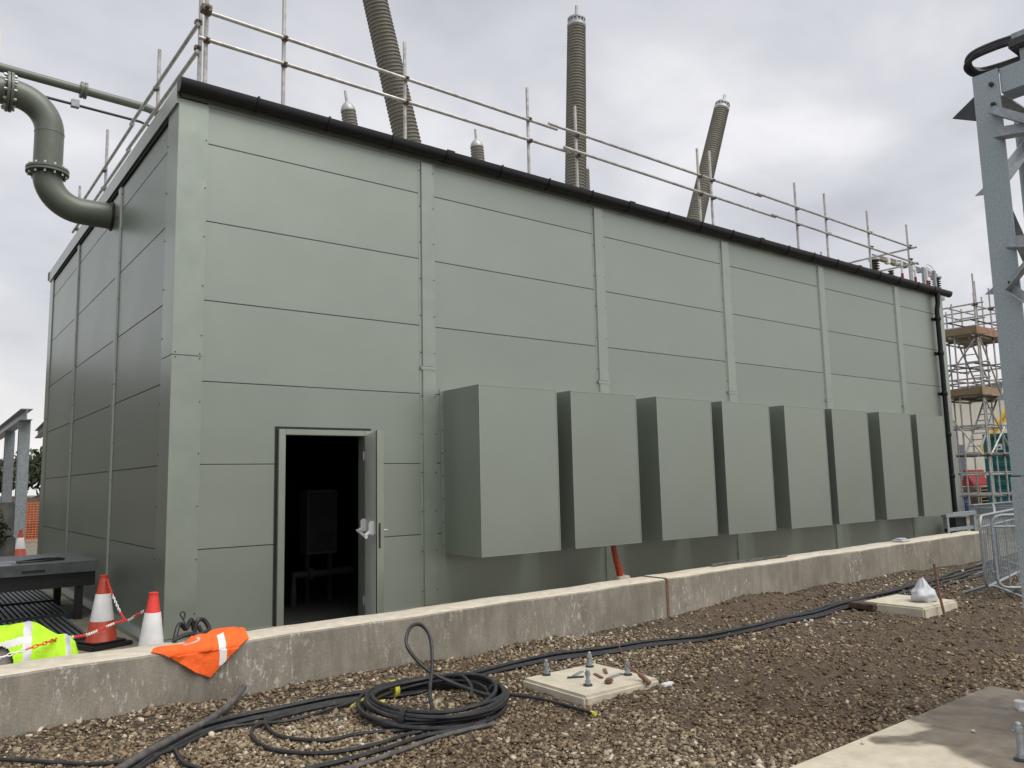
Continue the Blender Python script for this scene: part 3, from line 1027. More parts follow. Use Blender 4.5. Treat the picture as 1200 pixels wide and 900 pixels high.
# inside, dim through the doorway: shade put into the cabinet and pipe colours
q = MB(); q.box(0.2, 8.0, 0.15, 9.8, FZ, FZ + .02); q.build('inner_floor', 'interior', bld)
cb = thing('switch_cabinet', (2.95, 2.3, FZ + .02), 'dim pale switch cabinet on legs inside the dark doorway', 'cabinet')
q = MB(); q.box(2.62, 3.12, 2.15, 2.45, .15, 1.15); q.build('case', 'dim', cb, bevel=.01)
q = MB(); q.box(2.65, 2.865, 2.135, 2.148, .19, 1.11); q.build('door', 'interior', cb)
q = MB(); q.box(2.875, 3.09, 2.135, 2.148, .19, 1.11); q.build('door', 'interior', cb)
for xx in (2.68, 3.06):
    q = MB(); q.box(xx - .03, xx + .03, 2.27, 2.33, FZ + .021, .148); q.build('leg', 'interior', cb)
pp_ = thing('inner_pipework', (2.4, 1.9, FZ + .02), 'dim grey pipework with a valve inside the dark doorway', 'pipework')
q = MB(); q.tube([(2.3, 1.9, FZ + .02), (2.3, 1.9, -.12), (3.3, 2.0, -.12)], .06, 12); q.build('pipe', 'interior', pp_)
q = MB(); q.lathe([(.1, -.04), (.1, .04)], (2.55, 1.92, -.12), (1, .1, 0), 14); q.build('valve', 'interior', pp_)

# ------------------------------------------------------------------ S-bend pipe in the left wall
py_, pr0 = 3.94, 0.205
sp_ = thing('s_bend_pipe', (-0.9, py_, 5.3), 'grey green S shaped flanged pipe entering the side wall of the building', 'pipe')


def arc(c, r, a0, a1, n=14):
    return [Vector((c[0] + r * math.cos(R(a0 + (a1 - a0) * i / n)), py_, c[1] + r * math.sin(R(a0 + (a1 - a0) * i / n)))) for i in range(n + 1)]


VX = -0.93
q = MB(); q.tube([Vector((0.02, py_, 5.62))] + arc((VX + .5, 6.12), .5, 270, 180) , pr0, 28); q.build('lower_elbow', 'paint_pipe', sp_)
q = MB(); q.tube([(VX, py_, 6.215), (VX, py_, 6.78)], pr0, 28); q.build('riser', 'paint_pipe', sp_)
q = MB(); q.tube(arc((VX - .52, 6.79), .52, 0, 90), pr0, 28); q.build('upper_elbow', 'paint_pipe', sp_)
q = MB(); q.tube([(VX - .62, py_, 7.31), (-6.0, py_, 7.36)], pr0, 28); q.build('feed_pipe', 'paint_pipe', sp_)
q = MB(); q.lathe([(pr0 + .004, -.012), (pr0 + .006, 0), (pr0 + .004, .012)], (VX, py_, 6.785), seg=28); q.build('weld_seam', 'paint_pipe', sp_)


def flange(c, ax):
    ax = Vector(ax)
    for d in (-.024, .024):
        q_ = MB(); q_.lathe([(.295, -.02), (.30, -.016), (.30, .016), (.295, .02)], Vector(c) + ax * d, ax, 28)
        fl_ = q_.build('flange', 'paint_pipe', sp_)
    s = MB()
    a = Vector((0, 1, 0)); b = ax.cross(a)
    for k in range(12):
        an_ = 2 * math.pi * (k + .5) / 12
        p = Vector(c) + (a * math.cos(an_) + b * math.sin(an_)) * .255
        s.lathe([(.020, -.085), (.020, -.046), (.010, -.045), (.010, .045), (.020, .046), (.020, .085)], p, ax, 6)
    tag(s.build('flange_bolts', 'bolt', fl_), kind='stuff')


flange((VX, py_, 6.165), (0, 0, 1))
flange((VX - .56, py_, 7.31), (1, 0, 0))
q = MB(); q.lathe([(pr0 + .03, 0), (pr0 + .03, .012), (pr0 + .008, .03)], (-0.004, py_, 5.62), (-1, 0, 0), 28); q.build('wall_collar', 'black', sp_)

# straight pipe over the verge and thin line below it
tp_ = thing('vent_pipe', (0.3, 4.4, 6.1), 'slim grey green pipe with bolted joint crossing over the side roof edge', 'pipe')
q = MB(); q.tube([(-6.0, 4.4, 8.02), (0.55, 4.4, 7.82)] + smooth_path([(0.62, 4.4, 7.81), (0.78, 4.4, 7.75), (.85, 4.4, 7.6)], 5) + [Vector((.85, 4.4, 6.1))], .072, 14); q.build('barrel', 'paint_pipe', tp_)
q = MB()
q.lathe([(.135, -.05), (.135, -.01), (.12, -.009), (.12, .009), (.135, .01), (.135, .05)], (-0.42, 4.4, 7.85), (1, 0, -.03), 16); q.build('joint_flange', 'paint_pipe', tp_)
q = MB(); q.box(-1.72, -1.60, 4.36, 4.46, 7.955, 8.52); q.build('indicator_post', 'white_plastic', tp_)
tl_ = thing('earth_line', (-0.4, 4.35, 6.1), 'thin dark line running under the slim pipe at the roof edge', 'cable')
q = MB(); q.tube([(-6.0, 4.35, 7.68), (0.45, 4.35, 7.52), (.75, 4.35, 7.45), (.8, 4.35, 6.1)], .024, 8); q.build('line', 'dark_metal', tl_)
q = MB(); q.box(-.60, -.48, 4.30, 4.40, 7.50, 7.62); q.build('clamp', 'galv', tl_)

# radiator bank added out of view beyond the pipes to shade the side wall
cl_ = thing('added_shade_bank', (-5.6, 4.5, FZ), 'added unseen grey green radiator bank on a steel frame shading the side wall', 'radiator')
for k in range(24):
    q = MB(); q.box(-6.6, -4.6, .6 + k * .36, .6 + k * .36 + .05, .9, 6.6); q.build('fin', 'paint_pipe', cl_)
q = MB(); q.tube([(-5.6, .4, 6.75), (-5.6, 9.2, 6.75)], .16, 14); q.tube([(-5.6, .4, .85), (-5.6, 9.2, .85)], .16, 14); q.build('header', 'paint_pipe', cl_)
for xx in (-6.5, -4.7):
    for yy in (.8, 8.8):
        q = MB(); q.box(xx - .08, xx + .08, yy - .08, yy + .08, FZ, .9); q.build('leg', 'galv', cl_)
q = MB(); q.tube([(-5.6, py_, 6.7), (-5.6, py_, 7.3)], .2, 20); q.build('inlet', 'paint_pipe', cl_)

# ------------------------------------------------------------------ scaffold guardrail round the roof
RY, RX, RZ = 0.25, 0.30, 6.10
gr = thing('roof_guardrail', (6, RY, RZ), 'galvanised scaffold tube guardrail along the building roof edge', 'guardrail')
TR = 0.027


def standard(x, y, z0, z1, par, nm='standard', m='scaf'):
    q_ = MB(); q_.tube([(x, y, z0), (x, y, z1)], TR, 10)
    return q_.build(nm, m, par)


def coupler(p, par, s=.043):
    q_ = MB()
    mt = Matrix.Translation(p) @ Matrix.Rotation(random.uniform(-.2, .2), 4, 'Z')
    q_.box(-s, s, -s * 1.1, s * .8, -s * .7, s * .7, mt)
    q_.box(-s * .4, s * .4, -s * 1.9, -s * 1.1, -s * .35, s * .35, mt)
    return q_.build('coupler', 'coupler', par, bevel=.008)


ZU, ZL = 7.405, 7.02
fp = [(.37, 9.0), (1.42, 8.02), (3.35, 8.02), (5.78, 8.0), (6.9, 7.98), (10.32, 8.02), (10.72, 8.06), (13.84, 8.05), (15.1, 8.05), (17.1, 8.0), (19.2, 8.02)]
for x, zt in fp:
    standard(x, RY + .055, RZ, zt, gr)
    for zz in (ZU, ZL):
        coupler((x, RY + .02, zz), gr)
q = MB(); q.tube([(.30, RY, ZU), (6.4, RY, ZU - .02)], TR, 10); q.build('rail', 'scaf', gr)
q = MB(); q.tube([(6.2, RY - .005, ZU + .035), (12.4, RY, ZU)], TR, 10); q.build('rail', 'scaf', gr)
q = MB(); q.tube([(12.2, RY - .06, ZU), (19.3, RY, ZU - .03)], TR, 10); q.build('rail', 'scaf', gr)
q = MB(); q.tube([(.26, RY, ZL), (6.7, RY, ZL + .01)], TR, 10); q.build('rail', 'scaf', gr)
q = MB(); q.tube([(6.5, RY - .055, ZL + .04), (12.9, RY, ZL)], TR, 10); q.build('rail', 'scaf', gr)
q = MB(); q.tube([(12.7, RY - .055, ZL), (19.6, RY, ZL - .07)], TR, 10); q.build('rail', 'scaf', gr)
for yy, zt in ((.50, 9.0), (2.68, 8.02), (6.6, 8.2), (9.55, 8.0)):
    standard(RX + .05, yy, RZ, zt, gr)
    for zz in (ZU - .04, ZL - .02):
        coupler((RX + .02, yy, zz), gr)
q = MB(); q.tube([(RX, .42, ZU - .10), (RX, 4.3, ZU)], TR, 10); q.build('rail', 'scaf', gr)
q = MB(); q.tube([(RX, 4.1, ZU - .06), (RX, 9.9, ZU)], TR, 10); q.build('rail', 'scaf', gr)
q = MB(); q.tube([(RX, .42, ZL - .10), (RX, 4.5, ZL)], TR, 10); q.build('rail', 'scaf', gr)
q = MB(); q.tube([(RX, 4.3, ZL - .06), (RX, 9.9, ZL)], TR, 10); q.build('rail', 'scaf', gr)
for zz in (ZU - .06, ZL - .12):
    q = MB(); q.tube([(19.27, .1, zz), (19.27, 5.5, zz + .05)], TR, 10); q.build('rail', 'scaf', gr)
for yy in (2.9, 5.4):
    standard(19.22, yy, RZ, 7.9, gr)
for p in ((.34, RY - .02, 7.86), (.34, RY - .02, 7.42)):
    coupler(p, gr, .065)

# ------------------------------------------------------------------ transformer bushings above the roof


def bushing(base, lean, length, r0, r1, pitch_, label, group, cap='big'):
    ax = Vector((lean[0], lean[1], 1)).normalized()
    t_ = thing('bushing', base, label, 'bushing', group)
    q_ = MB(); q_.lathe([(r0 * 1.25, 0), (r0 * 1.25, .06), (r0 * .95, .07), (r0 * .95, .25)], base, ax, 24); q_.build('base_flange', 'alu', t_)
    n = int((length - .25) / pitch_)
    prof_ = []
    for i in range(n):
        h = .25 + i * pitch_
        r = r0 + (r1 - r0) * i / n
        prof_ += [(r * .89, h), (r * .89, h + pitch_ * .45), (r * 1.0, h + pitch_ * .62), (r, h + pitch_ * .80), (r * .88, h + pitch_ * .92)]
    q_ = MB(); q_.lathe(prof_, base, ax, 24); q_.build('shed_column', 'bush', t_, smooth=25)
    tip = Vector(base) + ax * (.25 + n * pitch_)
    q_ = MB()
    if cap == 'big':
        q_.lathe([(r1 * .9, 0), (r1 * 1.02, .03), (r1 * 1.02, .10), (r1 * .8, .12), (r1 * .8, .2), (r1 * .98, .21), (r1 * .98, .25), (r1 * .5, .30), (.04, .33), (.04, .62)], tip, ax, 24)
        a = Vector((1, 0, 0)); a = (a - ax * a.dot(ax)).normalized(); b = ax.cross(a)
        for k in range(14):
            an_ = 6.283 * k / 14
            q_.lathe([(.018, .1), (.018, .24)], tip + (a * math.cos(an_) + b * math.sin(an_)) * r1 * .88, ax, 6)
    else:
        q_.lathe([(r1 * .98, 0), (r1 * .98, .04), (r1 * .8, .10), (r1 * .45, .17), (.03, .2), (.025, .42)], tip, ax, 20)
    q_.build('terminal_cap', 'alu', t_)


BG = 'high voltage bushings leaning out above the roof'
bushing((6.13, 4, 6.1), (-.262, 0), 7.4, .30, .24, .078, 'tall ribbed bushing leaning over the end of the roof nearest the open door', BG)
bushing((10.16, 4, 6.1), (.05, 0), 6.55, .285, .235, .078, 'tall ribbed bushing standing upright over the middle of the roof', BG)
bushing((13.86, 4, 6.1), (.402, 0), 6.35, .265, .225, .078, 'tall ribbed bushing leaning away over the far half of the roof', BG)
SG = 'short bushings behind the roof edge'
bushing((4.62, 4, 6.1), (-.17, 0), 2.55, .165, .15, .062, 'short ribbed bushing with pointed cap beside the tall bushing nearest the door end', SG, 's')
bushing((7.55, 4, 6.1), (-.09, 0), 2.55, .165, .15, .062, 'short ribbed bushing standing alone between two tall bushings', SG, 's')
bushing((10.55, 4, 6.1), (0, 0), 2.75, .165, .15, .062, 'short ribbed bushing partly hidden behind the upright tall bushing', SG, 's')

# ------------------------------------------------------------------ cable runs on the gravel
def gz(x, y, h=0.0):
    return float(ground_h(np.array(x), np.array(y))) + h


def on_ground(pts, h=0.03):
    return [Vector((p[0], p[1], gz(p[0], p[1], h))) for p in smooth_path([(a, b, 0) for a, b in pts], 8)]


run = [(-1.75, -4.85), (-1.29, -4.32), (-.94, -3.94), (-.58, -3.72), (-.08, -3.70), (.52, -3.76), (1.39, -3.82), (2.12, -3.74), (3.13, -3.81), (4.53, -4.05), (6.48, -4.06), (8.98, -3.87), (12.19, -3.60), (16.0, -3.2), (22, -3.1)]
CG = 'black cables of the long run'
for k, (off, hh, r_) in enumerate([(-.085, .02, .017), (-.035, .022, .018), (.015, .02, .016), (-.01, .052, .017), (.06, .02, .017)]):
    pts = []
    for i, (a, b) in enumerate(run):
        pts.append((a + .03 * math.sin(i * 1.7 + k), b + off * (1 + max(0, a - 4) * .28) + .028 * math.sin(i * 2.1 + k * 1.3)))
    q = MB(); q.tube(on_ground(pts, hh), r_, 8)
    tag(q.build('power_cable', 'cable', org=(pts[5][0], pts[5][1], -.5)), 'black cable in the long bundled run lying along the concrete wall', 'cable', CG)
SG2 = 'loose cable tails on the gravel'
tails = [
    ([(.75, -4.92), (.44, -4.73), (.12, -4.59), (-.13, -4.57), (-.32, -4.32), (-.31, -4.0), (-.19, -3.82), (.3, -3.80), (.95, -3.92)], .013, 'thin black cable bent in the smaller inner loop beside the coil'),
    ([(.9, -5.0), (.46, -4.82), (.1, -4.87), (-.23, -4.8), (-.47, -4.54), (-.48, -4.21), (-.37, -3.97), (-.1, -3.86), (.4, -3.86), (1.0, -3.98)], .014, 'thin black cable bent in the larger outer loop beside the coil'),
    ([(.8, -5.02), (.47, -4.93), (.11, -4.99), (-.2, -5.0), (-.5, -4.99), (-.9, -5.15)], .016, 'black cable tail leaving the coil side by side with a greyer tail'),
    ([(.95, -5.05), (.55, -5.02), (.18, -5.09), (-.15, -5.14), (-.41, -5.11), (-.8, -5.3)], .016, 'greyer dusty cable tail leaving the coil beside a blacker one'),
    ([(-1.9, -3.62), (-1.6, -3.92), (-1.35, -4.12), (-1.0, -4.14), (-.57, -3.86), (-.11, -4.0), (.45, -3.90), (1.05, -3.96)], .012, 'slim black cable running from the wall foot into the coil'),
    ([(-.97, -4.15), (-1.0, -4.44), (-.96, -4.65), (-1.1, -4.9)], .014, 'short black cable stub hanging out of the bundle end'),
    ([(1.3, -4.36), (1.42, -4.46), (1.58, -4.65), (1.65, -4.88), (1.665, -5.13), (1.66, -5.30)], .014, 'single black cable with yellow tip curving round the bolted concrete pad'),
]
for i, (pts, r_, lab) in enumerate(tails):
    q = MB(); q.tube(on_ground(pts, .026), r_, 8)
    o = q.build('cable_tail', 'conduit' if i == 3 else 'cable', org=(pts[2][0], pts[2][1], -.5))
    tag(o, lab, 'cable')
    if i == 6:
        q = MB(); q.tube(on_ground([(1.664, -5.28), (1.66, -5.33)], .026), .016, 8); q.build('tape_tip', 'yellow_tape', o)
# cut grey conduit
pts = [Vector((-.17, -3.13, gz(-.17, -3.13, .10)))] + [Vector((a, b, gz(a, b, h))) for a, b, h in ((-.37, -3.42, .075), (-.62, -3.71, .06), (-.92, -3.96, .055), (-1.29, -4.30, .05), (-1.7, -4.75, .04))]
q = MB(); q.tube(smooth_path(pts, 6), .025, 12, caps=False)
o = q.build('cut_conduit', 'conduit', org=(-.6, -3.7, -.5)); tag(o, 'thick dusty grey conduit with its cut end lifted by the wall', 'conduit')
q = MB(); q.tube([pts[0] + Vector((.0, 0, 0)), pts[0] + (pts[1] - pts[0]).normalized() * .05], [.019, .019], 10); q.build('bore', 'black', o)

# cable coil: about ten turns
cc = Vector((.86, -4.38))
coil = thing('cable_coil', (cc.x, cc.y, gz(cc.x, cc.y)), 'coil of black cable with yellow tape and one loop standing up', 'cable coil')
for k in range(10):
    rad = .555 - .020 * (k % 5) + random.uniform(-.02, .012)
    zb = .030 + .030 * (k // 3) + random.uniform(0, .012)
    ox, oy = random.uniform(-.03, .03), random.uniform(-.03, .03)
    ph = random.uniform(0, 6.28)
    path = []
    for i in range(49):
        a = 6.2832 * i / 48
        rr = rad + .018 * math.sin(2 * a + ph) + .01 * math.sin(3 * a + 2 * ph)
        x, y = cc.x + ox + rr * math.cos(a) * 1.0, cc.y + oy + rr * math.sin(a) * 1.0
        path.append((x, y, gz(x, y, zb + .016 * math.sin(a * 2 + ph * 1.7) + .01)))
    q = MB(); q.tube(path, .0165, 8); q.build('turn', 'cable', coil)
z0 = gz(cc.x, cc.y)
up_ = [(.62, -4.78, z0 + .06), (.80, -4.42, z0 + .13), (.97, -4.18, z0 + .30), (1.05, -4.02, z0 + .47), (1.0, -3.96, z0 + .565), (.88, -3.99, z0 + .56), (.80, -4.08, z0 + .44),
       (.90, -4.20, z0 + .27), (1.04, -4.34, z0 + .17), (1.16, -4.52, z0 + .11), (1.22, -4.66, z0 + .09)]
q = MB(); q.tube(smooth_path(up_, 8), .015, 8); q.build('standing_loop', 'cable', coil)
q = MB(); q.tube(smooth_path([(1.22, -4.03, z0 + .12), (1.24, -4.2, z0 + .16), (1.18, -4.42, z0 + .13), (1.05, -4.6, z0 + .1)], 8), .014, 8); q.build('crossing_turn', 'cable', coil)
for a, m_n in ((1.75, 'yellow_tape'), (-2.55, 'black'), (-.35, 'black')):
    p = Vector((cc.x + .50 * math.cos(a), cc.y + .50 * math.sin(a), z0 + .075))
    q = MB(); q.tube([p + Vector((-math.sin(a), math.cos(a), 0)) * -.022, p + Vector((-math.sin(a), math.cos(a), 0)) * .022], .075, 12); q.build('tie', m_n, coil)
# tape scraps near the coil
q = MB(); v = smooth_path([(.33, -4.02, 0), (.40, -4.10, .06), (.47, -4.08, .02), (.56, -4.14, .03)], 5)
for i in range(len(v) - 1):
    a, b = v[i], v[i + 1]
    zz = gz(a.x, a.y, .03)
    q.add([(a.x, a.y, zz + a.z), (b.x, b.y, zz + b.z), (b.x + .03, b.y + .03, zz + b.z + .012), (a.x + .03, a.y + .03, zz + a.z + .012)], [(0, 1, 2, 3)])
tag(q.build('tape_scrap', 'yellow_tape', org=(.45, -4.08, -.5)), 'crumpled yellow tape scrap under the cables beside the coil', 'tape')

# ------------------------------------------------------------------ bolted pads


def pad(x0, x1, y0, y1, top, label, name='concrete_pad'):
    q_ = MB()
    q_.box(x0, x1, y0, y1, -.62, top)
    o_ = q_.build(name, 'pad', org=((x0 + x1) / 2, (y0 + y1) / 2, -.55), bevel=.022)
    return tag(o_, label, 'concrete pad')


def anchor(par, x, y, z, h=.125):
    q_ = MB()
    q_.lathe([(.016, 0), (.016, h), (.010, h + .006)], (x, y, z), seg=10)
    b_ = q_.build('anchor_bolt', 'galv', par)
    q_ = MB(); q_.lathe([(.038, 0), (.038, .010)], (x, y, z + .001), seg=14); q_.build('washer', 'dark_metal', b_)
    q_ = MB(); q_.lathe([(.024, 0), (.024, .026)], (x, y, z + .014), seg=6); q_.build('nut', 'galv', b_)
    q_ = MB(); q_.lathe([(.024, 0), (.024, .026)], (x, y, z + h - .045), seg=6); q_.build('nut', 'galv', b_)
    return b_


p1 = pad(1.80, 2.65, -5.07, -4.27, -.45, 'cream concrete pad carrying four anchor bolts and bits of steel strap')
for x, y in ((2.02, -4.34), (2.50, -4.37), (2.04, -4.84), (2.53, -4.81)):
    anchor(p1, x, y, -.45)
for i, (x, y, a, s) in enumerate(((2.24, -4.50, .4, .09), (2.31, -4.68, 1.2, .08), (2.40, -4.78, .2, .11), (2.47, -4.60, .9, .08), (2.14, -4.58, -.5, .07))):
    mt = Matrix.Translation((x, y, -.447)) @ Matrix.Rotation(a, 4, 'Z')
    q = MB(); q.box(-s, s, -.014, .014, 0, .009, mt)
    tag(q.build('steel_strap', ['galv', 'rust', 'galv', 'rust', 'dark_metal'][i], org=(x, y, -.447)),
        ['grey steel strap offcut lying in the middle of the bolted pad', 'rusty steel strap offcut lying near the brown lump on the pad', 'grey steel strap offcut lying between two anchor bolts of the pad',
         'rusty steel strap offcut lying beside the bolt by the leaning rod', 'dark steel strap offcut lying beside a far anchor bolt of the pad'][i], 'steel strap')
q = MB(); q.box(-.045, .045, -.03, .03, 0, .035, Matrix.Translation((2.22, -4.90, -.448)) @ Matrix.Rotation(.5, 4, 'Z'))
tag(q.build('brown_stone', 'rust', org=(2.22, -4.90, -.448), bevel=.012), 'brown lump of stone lying on the bolted concrete pad', 'stone')
q = MB(); q.tube(smooth_path([(2.49, -5.10, -.46), (2.46, -5.0, -.39), (2.43, -4.88, -.31), (2.47, -4.72, -.03)], 6), [.021] * 6 + [.012] * 4 + [.005] * 9, 8)
tag(q.build('marker_rod', 'rust', org=(2.47, -5.0, -.45)), 'thin rusty rod leaning up from the bolted concrete pad', 'rod')
q = MB(); q.box(2.60, 2.72, -5.16, -5.11, gz(2.65, -5.13), gz(2.65, -5.13) + .03)
tag(q.build('white_block', 'white_plastic', org=(2.66, -5.13, -.5), bevel=.006), 'small white plastic scrap beside the bolted concrete pad', 'scrap')

p2 = pad(7.22, 8.10, -5.10, -4.32, -.385, 'cream concrete pad with a white plastic bag on it')
q = MB(); q.box(7.12, 7.55, -4.52, -4.20, -.47, -.40)
tag(q.build('dark_corner_piece', 'soil', org=(7.3, -4.4, -.45), bevel=.01), 'dark flat piece lying against the pad with the bag', 'board')  # low dark block overlapping one corner of the pad


def blob(c, rx, ry, rz, seed, n=16, m_=12, amp=.16, flat=-.55):
    rnd = random.Random(seed)
    ph = [rnd.uniform(0, 6.28) for _ in range(8)]
    v_ = []
    for j in range(m_ + 1):
        t_ = math.pi * j / m_
        for i in range(n):
            p_ = 2 * math.pi * i / n
            d = 1 + amp * (math.sin(3 * p_ + ph[0] + 2 * t_) + .7 * math.sin(5 * p_ - 3 * t_ + ph[1]) + .6 * math.sin(7 * t_ + ph[2] + 2 * p_))
            z = max(math.cos(t_) * d, flat)
            v_.append((c[0] + rx * d * math.sin(t_) * math.cos(p_), c[1] + ry * d * math.sin(t_) * math.sin(p_), c[2] + rz * z))
    f_ = []
    for j in range(m_):
        for i in range(n):
            f_.append((j * n + i, j * n + (i + 1) % n, (j + 1) * n + (i + 1) % n, (j + 1) * n + i))
    q_ = MB(); q_.add(v_, f_)
    return q_


q = blob((7.72, -4.86, -.315), .17, .14, .10, 4, 26, 18, .09, -.68)
q.v = [(a + .05 * max(0, c + .30), b, c + max(0, .10 - ((a - 7.74) ** 2 + (b + 4.85) ** 2) ** .5) * 1.3 * (c > -.33)) for a, b, c in q.v]
tag(q.build('plastic_bag', 'bag', org=(7.70, -4.88, -.385), smooth=50), 'white plastic bag slumped on the far concrete pad', 'bag')
q = MB(); q.tube([(7.52, -5.2, gz(7.52, -5.2, -.05)), (7.56, -5.13, -.25), (7.56, -5.10, .10)], .017, 8)
tag(q.build('rusty_stake', 'rust', org=(7.52, -5.2, -.5)), 'rusty brown stake standing beside the white bag', 'stake')

# ------------------------------------------------------------------ big slab with lattice mast
q = MB(); q.box(-1.2, 4.13, -10.2, -7.03, -.60, -.40)
sl = q.build('foundation_slab', 'slab', org=(1.3, -7.8, -.56), bevel=.015)
tag(sl, 'broad cream concrete slab with a damp patch under the lattice mast', 'concrete slab')
anchor(sl, 2.56, -7.82, -.40, .20)
q = MB(); q.lathe([(.03, 0), (.035, .05), (.028, .055)], (3.62, -7.43, -.398), seg=12)
q.box(3.56, 3.68, -7.5, -7.44, -.399, -.385)
tag(q.build('white_cup', 'white_plastic', org=(3.62, -7.43, -.4)), 'crushed white cup lying on the damp patch of the slab', 'cup')
rnd = random.Random(3)
for k in range(9):
    x, y = rnd.uniform(1.6, 4.05), rnd.uniform(-8.4, -7.1)
    s = rnd.uniform(.008, .02)
    q = blob((x, y, -.398 + s * .4), s, s * .8, s * .6, k, 8, 6, .08, -.7)
    tag(q.build('pebble', 'pad', org=(x, y, -.398)), 'small pebble lying loose on the broad concrete slab', 'pebble', 'pebbles on the slab')

mast = thing('lattice_mast', (3.55, -8.1, -.40), 'galvanised lattice steel mast carrying a black cable loop at its head', 'mast')
MX0, MX1, MY0, MY1, MT = 3.13, 3.95, -8.52, -7.70, 3.86
AW, AT = .158, .016
for (x, y, s, o) in ((MX0, MY1, (0, -1, 0), (1, 0, 0)), (MX0, MY0, (0, 1, 0), (1, 0, 0)), (MX1, MY1, (0, -1, 0), (-1, 0, 0)), (MX1, MY0, (0, 1, 0), (-1, 0, 0))):
    q = MB(); q.angle((x, y, 1.175), (x, y, MT), AW, AT, s, o); lg = q.build('leg', 'galv_mottle', mast)
    q = MB(); q.angle((x - .006 * o[0], y - .006 * s[1], -.39), (x - .006 * o[0], y - .006 * s[1], 1.165), AW + .012, AT + .004, s, o); q.build('leg_foot', 'galv_mottle', mast)
    q = MB(); q.box(min(x, x + o[0] * .3), max(x, x + o[0] * .3), min(y, y + s[1] * .3), max(y, y + s[1] * .3), -.3985, -.375); q.build('base_plate', 'galv', mast)
q = MB()
for z in (3.62, 3.76, 1.05, .92, .80, .66):
    q.lathe([(.016, 0), (.016, .014), (.010, .015), (.010, .026)], (MX0 - .004, MY1 - .115, z), (-1, 0, 0), 6)
tag(q.build('leg_bolts', 'dark_metal', mast), kind='stuff')


def brace(p0, p1, side, other, wdt=.075, th=.008, bolts=True, m_='galv'):
    q_ = MB(); q_.angle(p0, p1, wdt, th, side, other)
    o_ = q_.build('brace', m_, mast)
    if bolts:
        s_ = MB()
        for t_ in (.05, .95):
            p = Vector(p0).lerp(Vector(p1), t_) + Vector(side).normalized() * wdt * .5
            s_.lathe([(.016, 0), (.016, .014)], p - Vector(other).normalized() * .001, -Vector(other), 6)
        tag(s_.build('brace_bolts', 'dark_metal', o_), kind='stuff')


zl = [3.55, 3.05, 2.35, 1.65, .95, .25, -.25]
for i in range(len(zl) - 1):
    a, b = zl[i], zl[i + 1]
    ya, yb = (MY1 - .10, MY0 + .05) if i % 2 == 0 else (MY0 + .05, MY1 - .10)
    # face towards the camera side (plane x = MX0)
    brace((MX0 - .010, ya, a), (MX0 - .010, yb, b), (0, 0, 1), (-1, 0, 0))
    brace((MX1 + .010, ya, a), (MX1 + .010, yb, b), (0, 0, 1), (1, 0, 0))
    xa, xb = (MX0 + .05, MX1 - .05) if i % 2 else (MX1 - .05, MX0 + .05)
    brace((xa, MY1 - .028, a), (xb, MY1 - .028, b), (0, 0, 1), (0, -1, 0), m_='galv')
    brace((xa, MY0 - .010, a), (xb, MY0 - .010, b), (0, 0, 1), (0, -1, 0))
for z in (3.36, 2.62, 1.78):
    brace((MX0 - .020, MY1 - .13, z), (MX0 - .020, MY0 + .13, z - .10), (0, 0, 1), (-1, 0, 0), .09)
# head beams
q = MB(); q.angle((MX0 + .02, MY1 - .16, MT - .17), (MX0 + .02, MY0 - .9, MT - .17), .17, .012, (0, 0, 1), (1, 0, 0)); q.build('head_beam', 'galv_mottle', mast)
q = MB(); q.angle((MX1 - .02, MY1 - .1, MT - .17), (MX1 - .02, MY0 - .9, MT - .17), .17, .012, (0, 0, 1), (-1, 0, 0)); q.build('head_beam', 'galv_mottle', mast)
q = MB(); q.angle((MX0 + .2, MY1 - .02, MT - .12), (MX1 - .2, MY1 - .02, MT - .12), .1, .01, (0, 0, 1), (0, -1, 0)); q.build('head_beam', 'galv', mast)
q = MB(); q.prism([(MY1 + .004, 3.56), (MY1 + .16, 3.64), (MY1 + .004, 3.74)], lambda a, b, c: (c, a, b), MX0 + .03, MX0 + .042); q.build('gusset', 'dark_metal', mast)
for z in (2.36, 3.04, 1.66):
    q = MB(); q.prism([(MY1 + .004, z + .0), (MY1 + .06, z + .01), (MY1 + .004, z + .05)], lambda a, b, c: (c, a, b), MX0 + .02, MX0 + .03); q.build('gusset', 'galv', mast)
lp = thing('cable_loop', (3.2, -8.0, MT), 'black cable loop with clamp block on top of the lattice mast', 'cable')
for k, (dz, s) in enumerate(((0, 1.0), (.035, .95), (.015, .88))):
    pth = [(MX0 + .1, -8.6, 4.05 + dz), (MX0 + .12, -8.1, 4.04 + dz), (MX0 + .06, -7.84, 4.03 + dz), (MX0 + .02, -7.84 + .14 * s, 4.0 + dz), (MX0 + .06, -7.84 + .19 * s, 3.96 + dz), (MX0 + .16, -7.84 + .14 * s, 3.93 + dz),
           (MX0 + .2, -7.95, 3.925 + dz), (MX0 + .2, -8.2, 3.93 + dz), (MX0 + .15, -8.6, 3.95 + dz)]
    q = MB(); q.tube(smooth_path(pth, 8), .017, 10); q.build('cable', 'cable', lp)
q = MB(); q.box(MX0 + .0, MX0 + .26, -8.55, -7.93, 3.955, 4.02); q.build('clamp_block', 'dark_metal', lp, bevel=.01)
q = MB(); q.box(MX0 + .02, MX0 + .24, -8.5, -7.95, 4.022, 4.06); q.build('clamp_plate', 'galv', lp)
for y in (-8.0, -8.3):
    q = MB(); q.box(MX0 + .045, MX0 + .22, y - .02, y + .02, MT - .15, 3.953); q.build('clamp_post', 'galv', lp)

# ------------------------------------------------------------------ crowd barriers


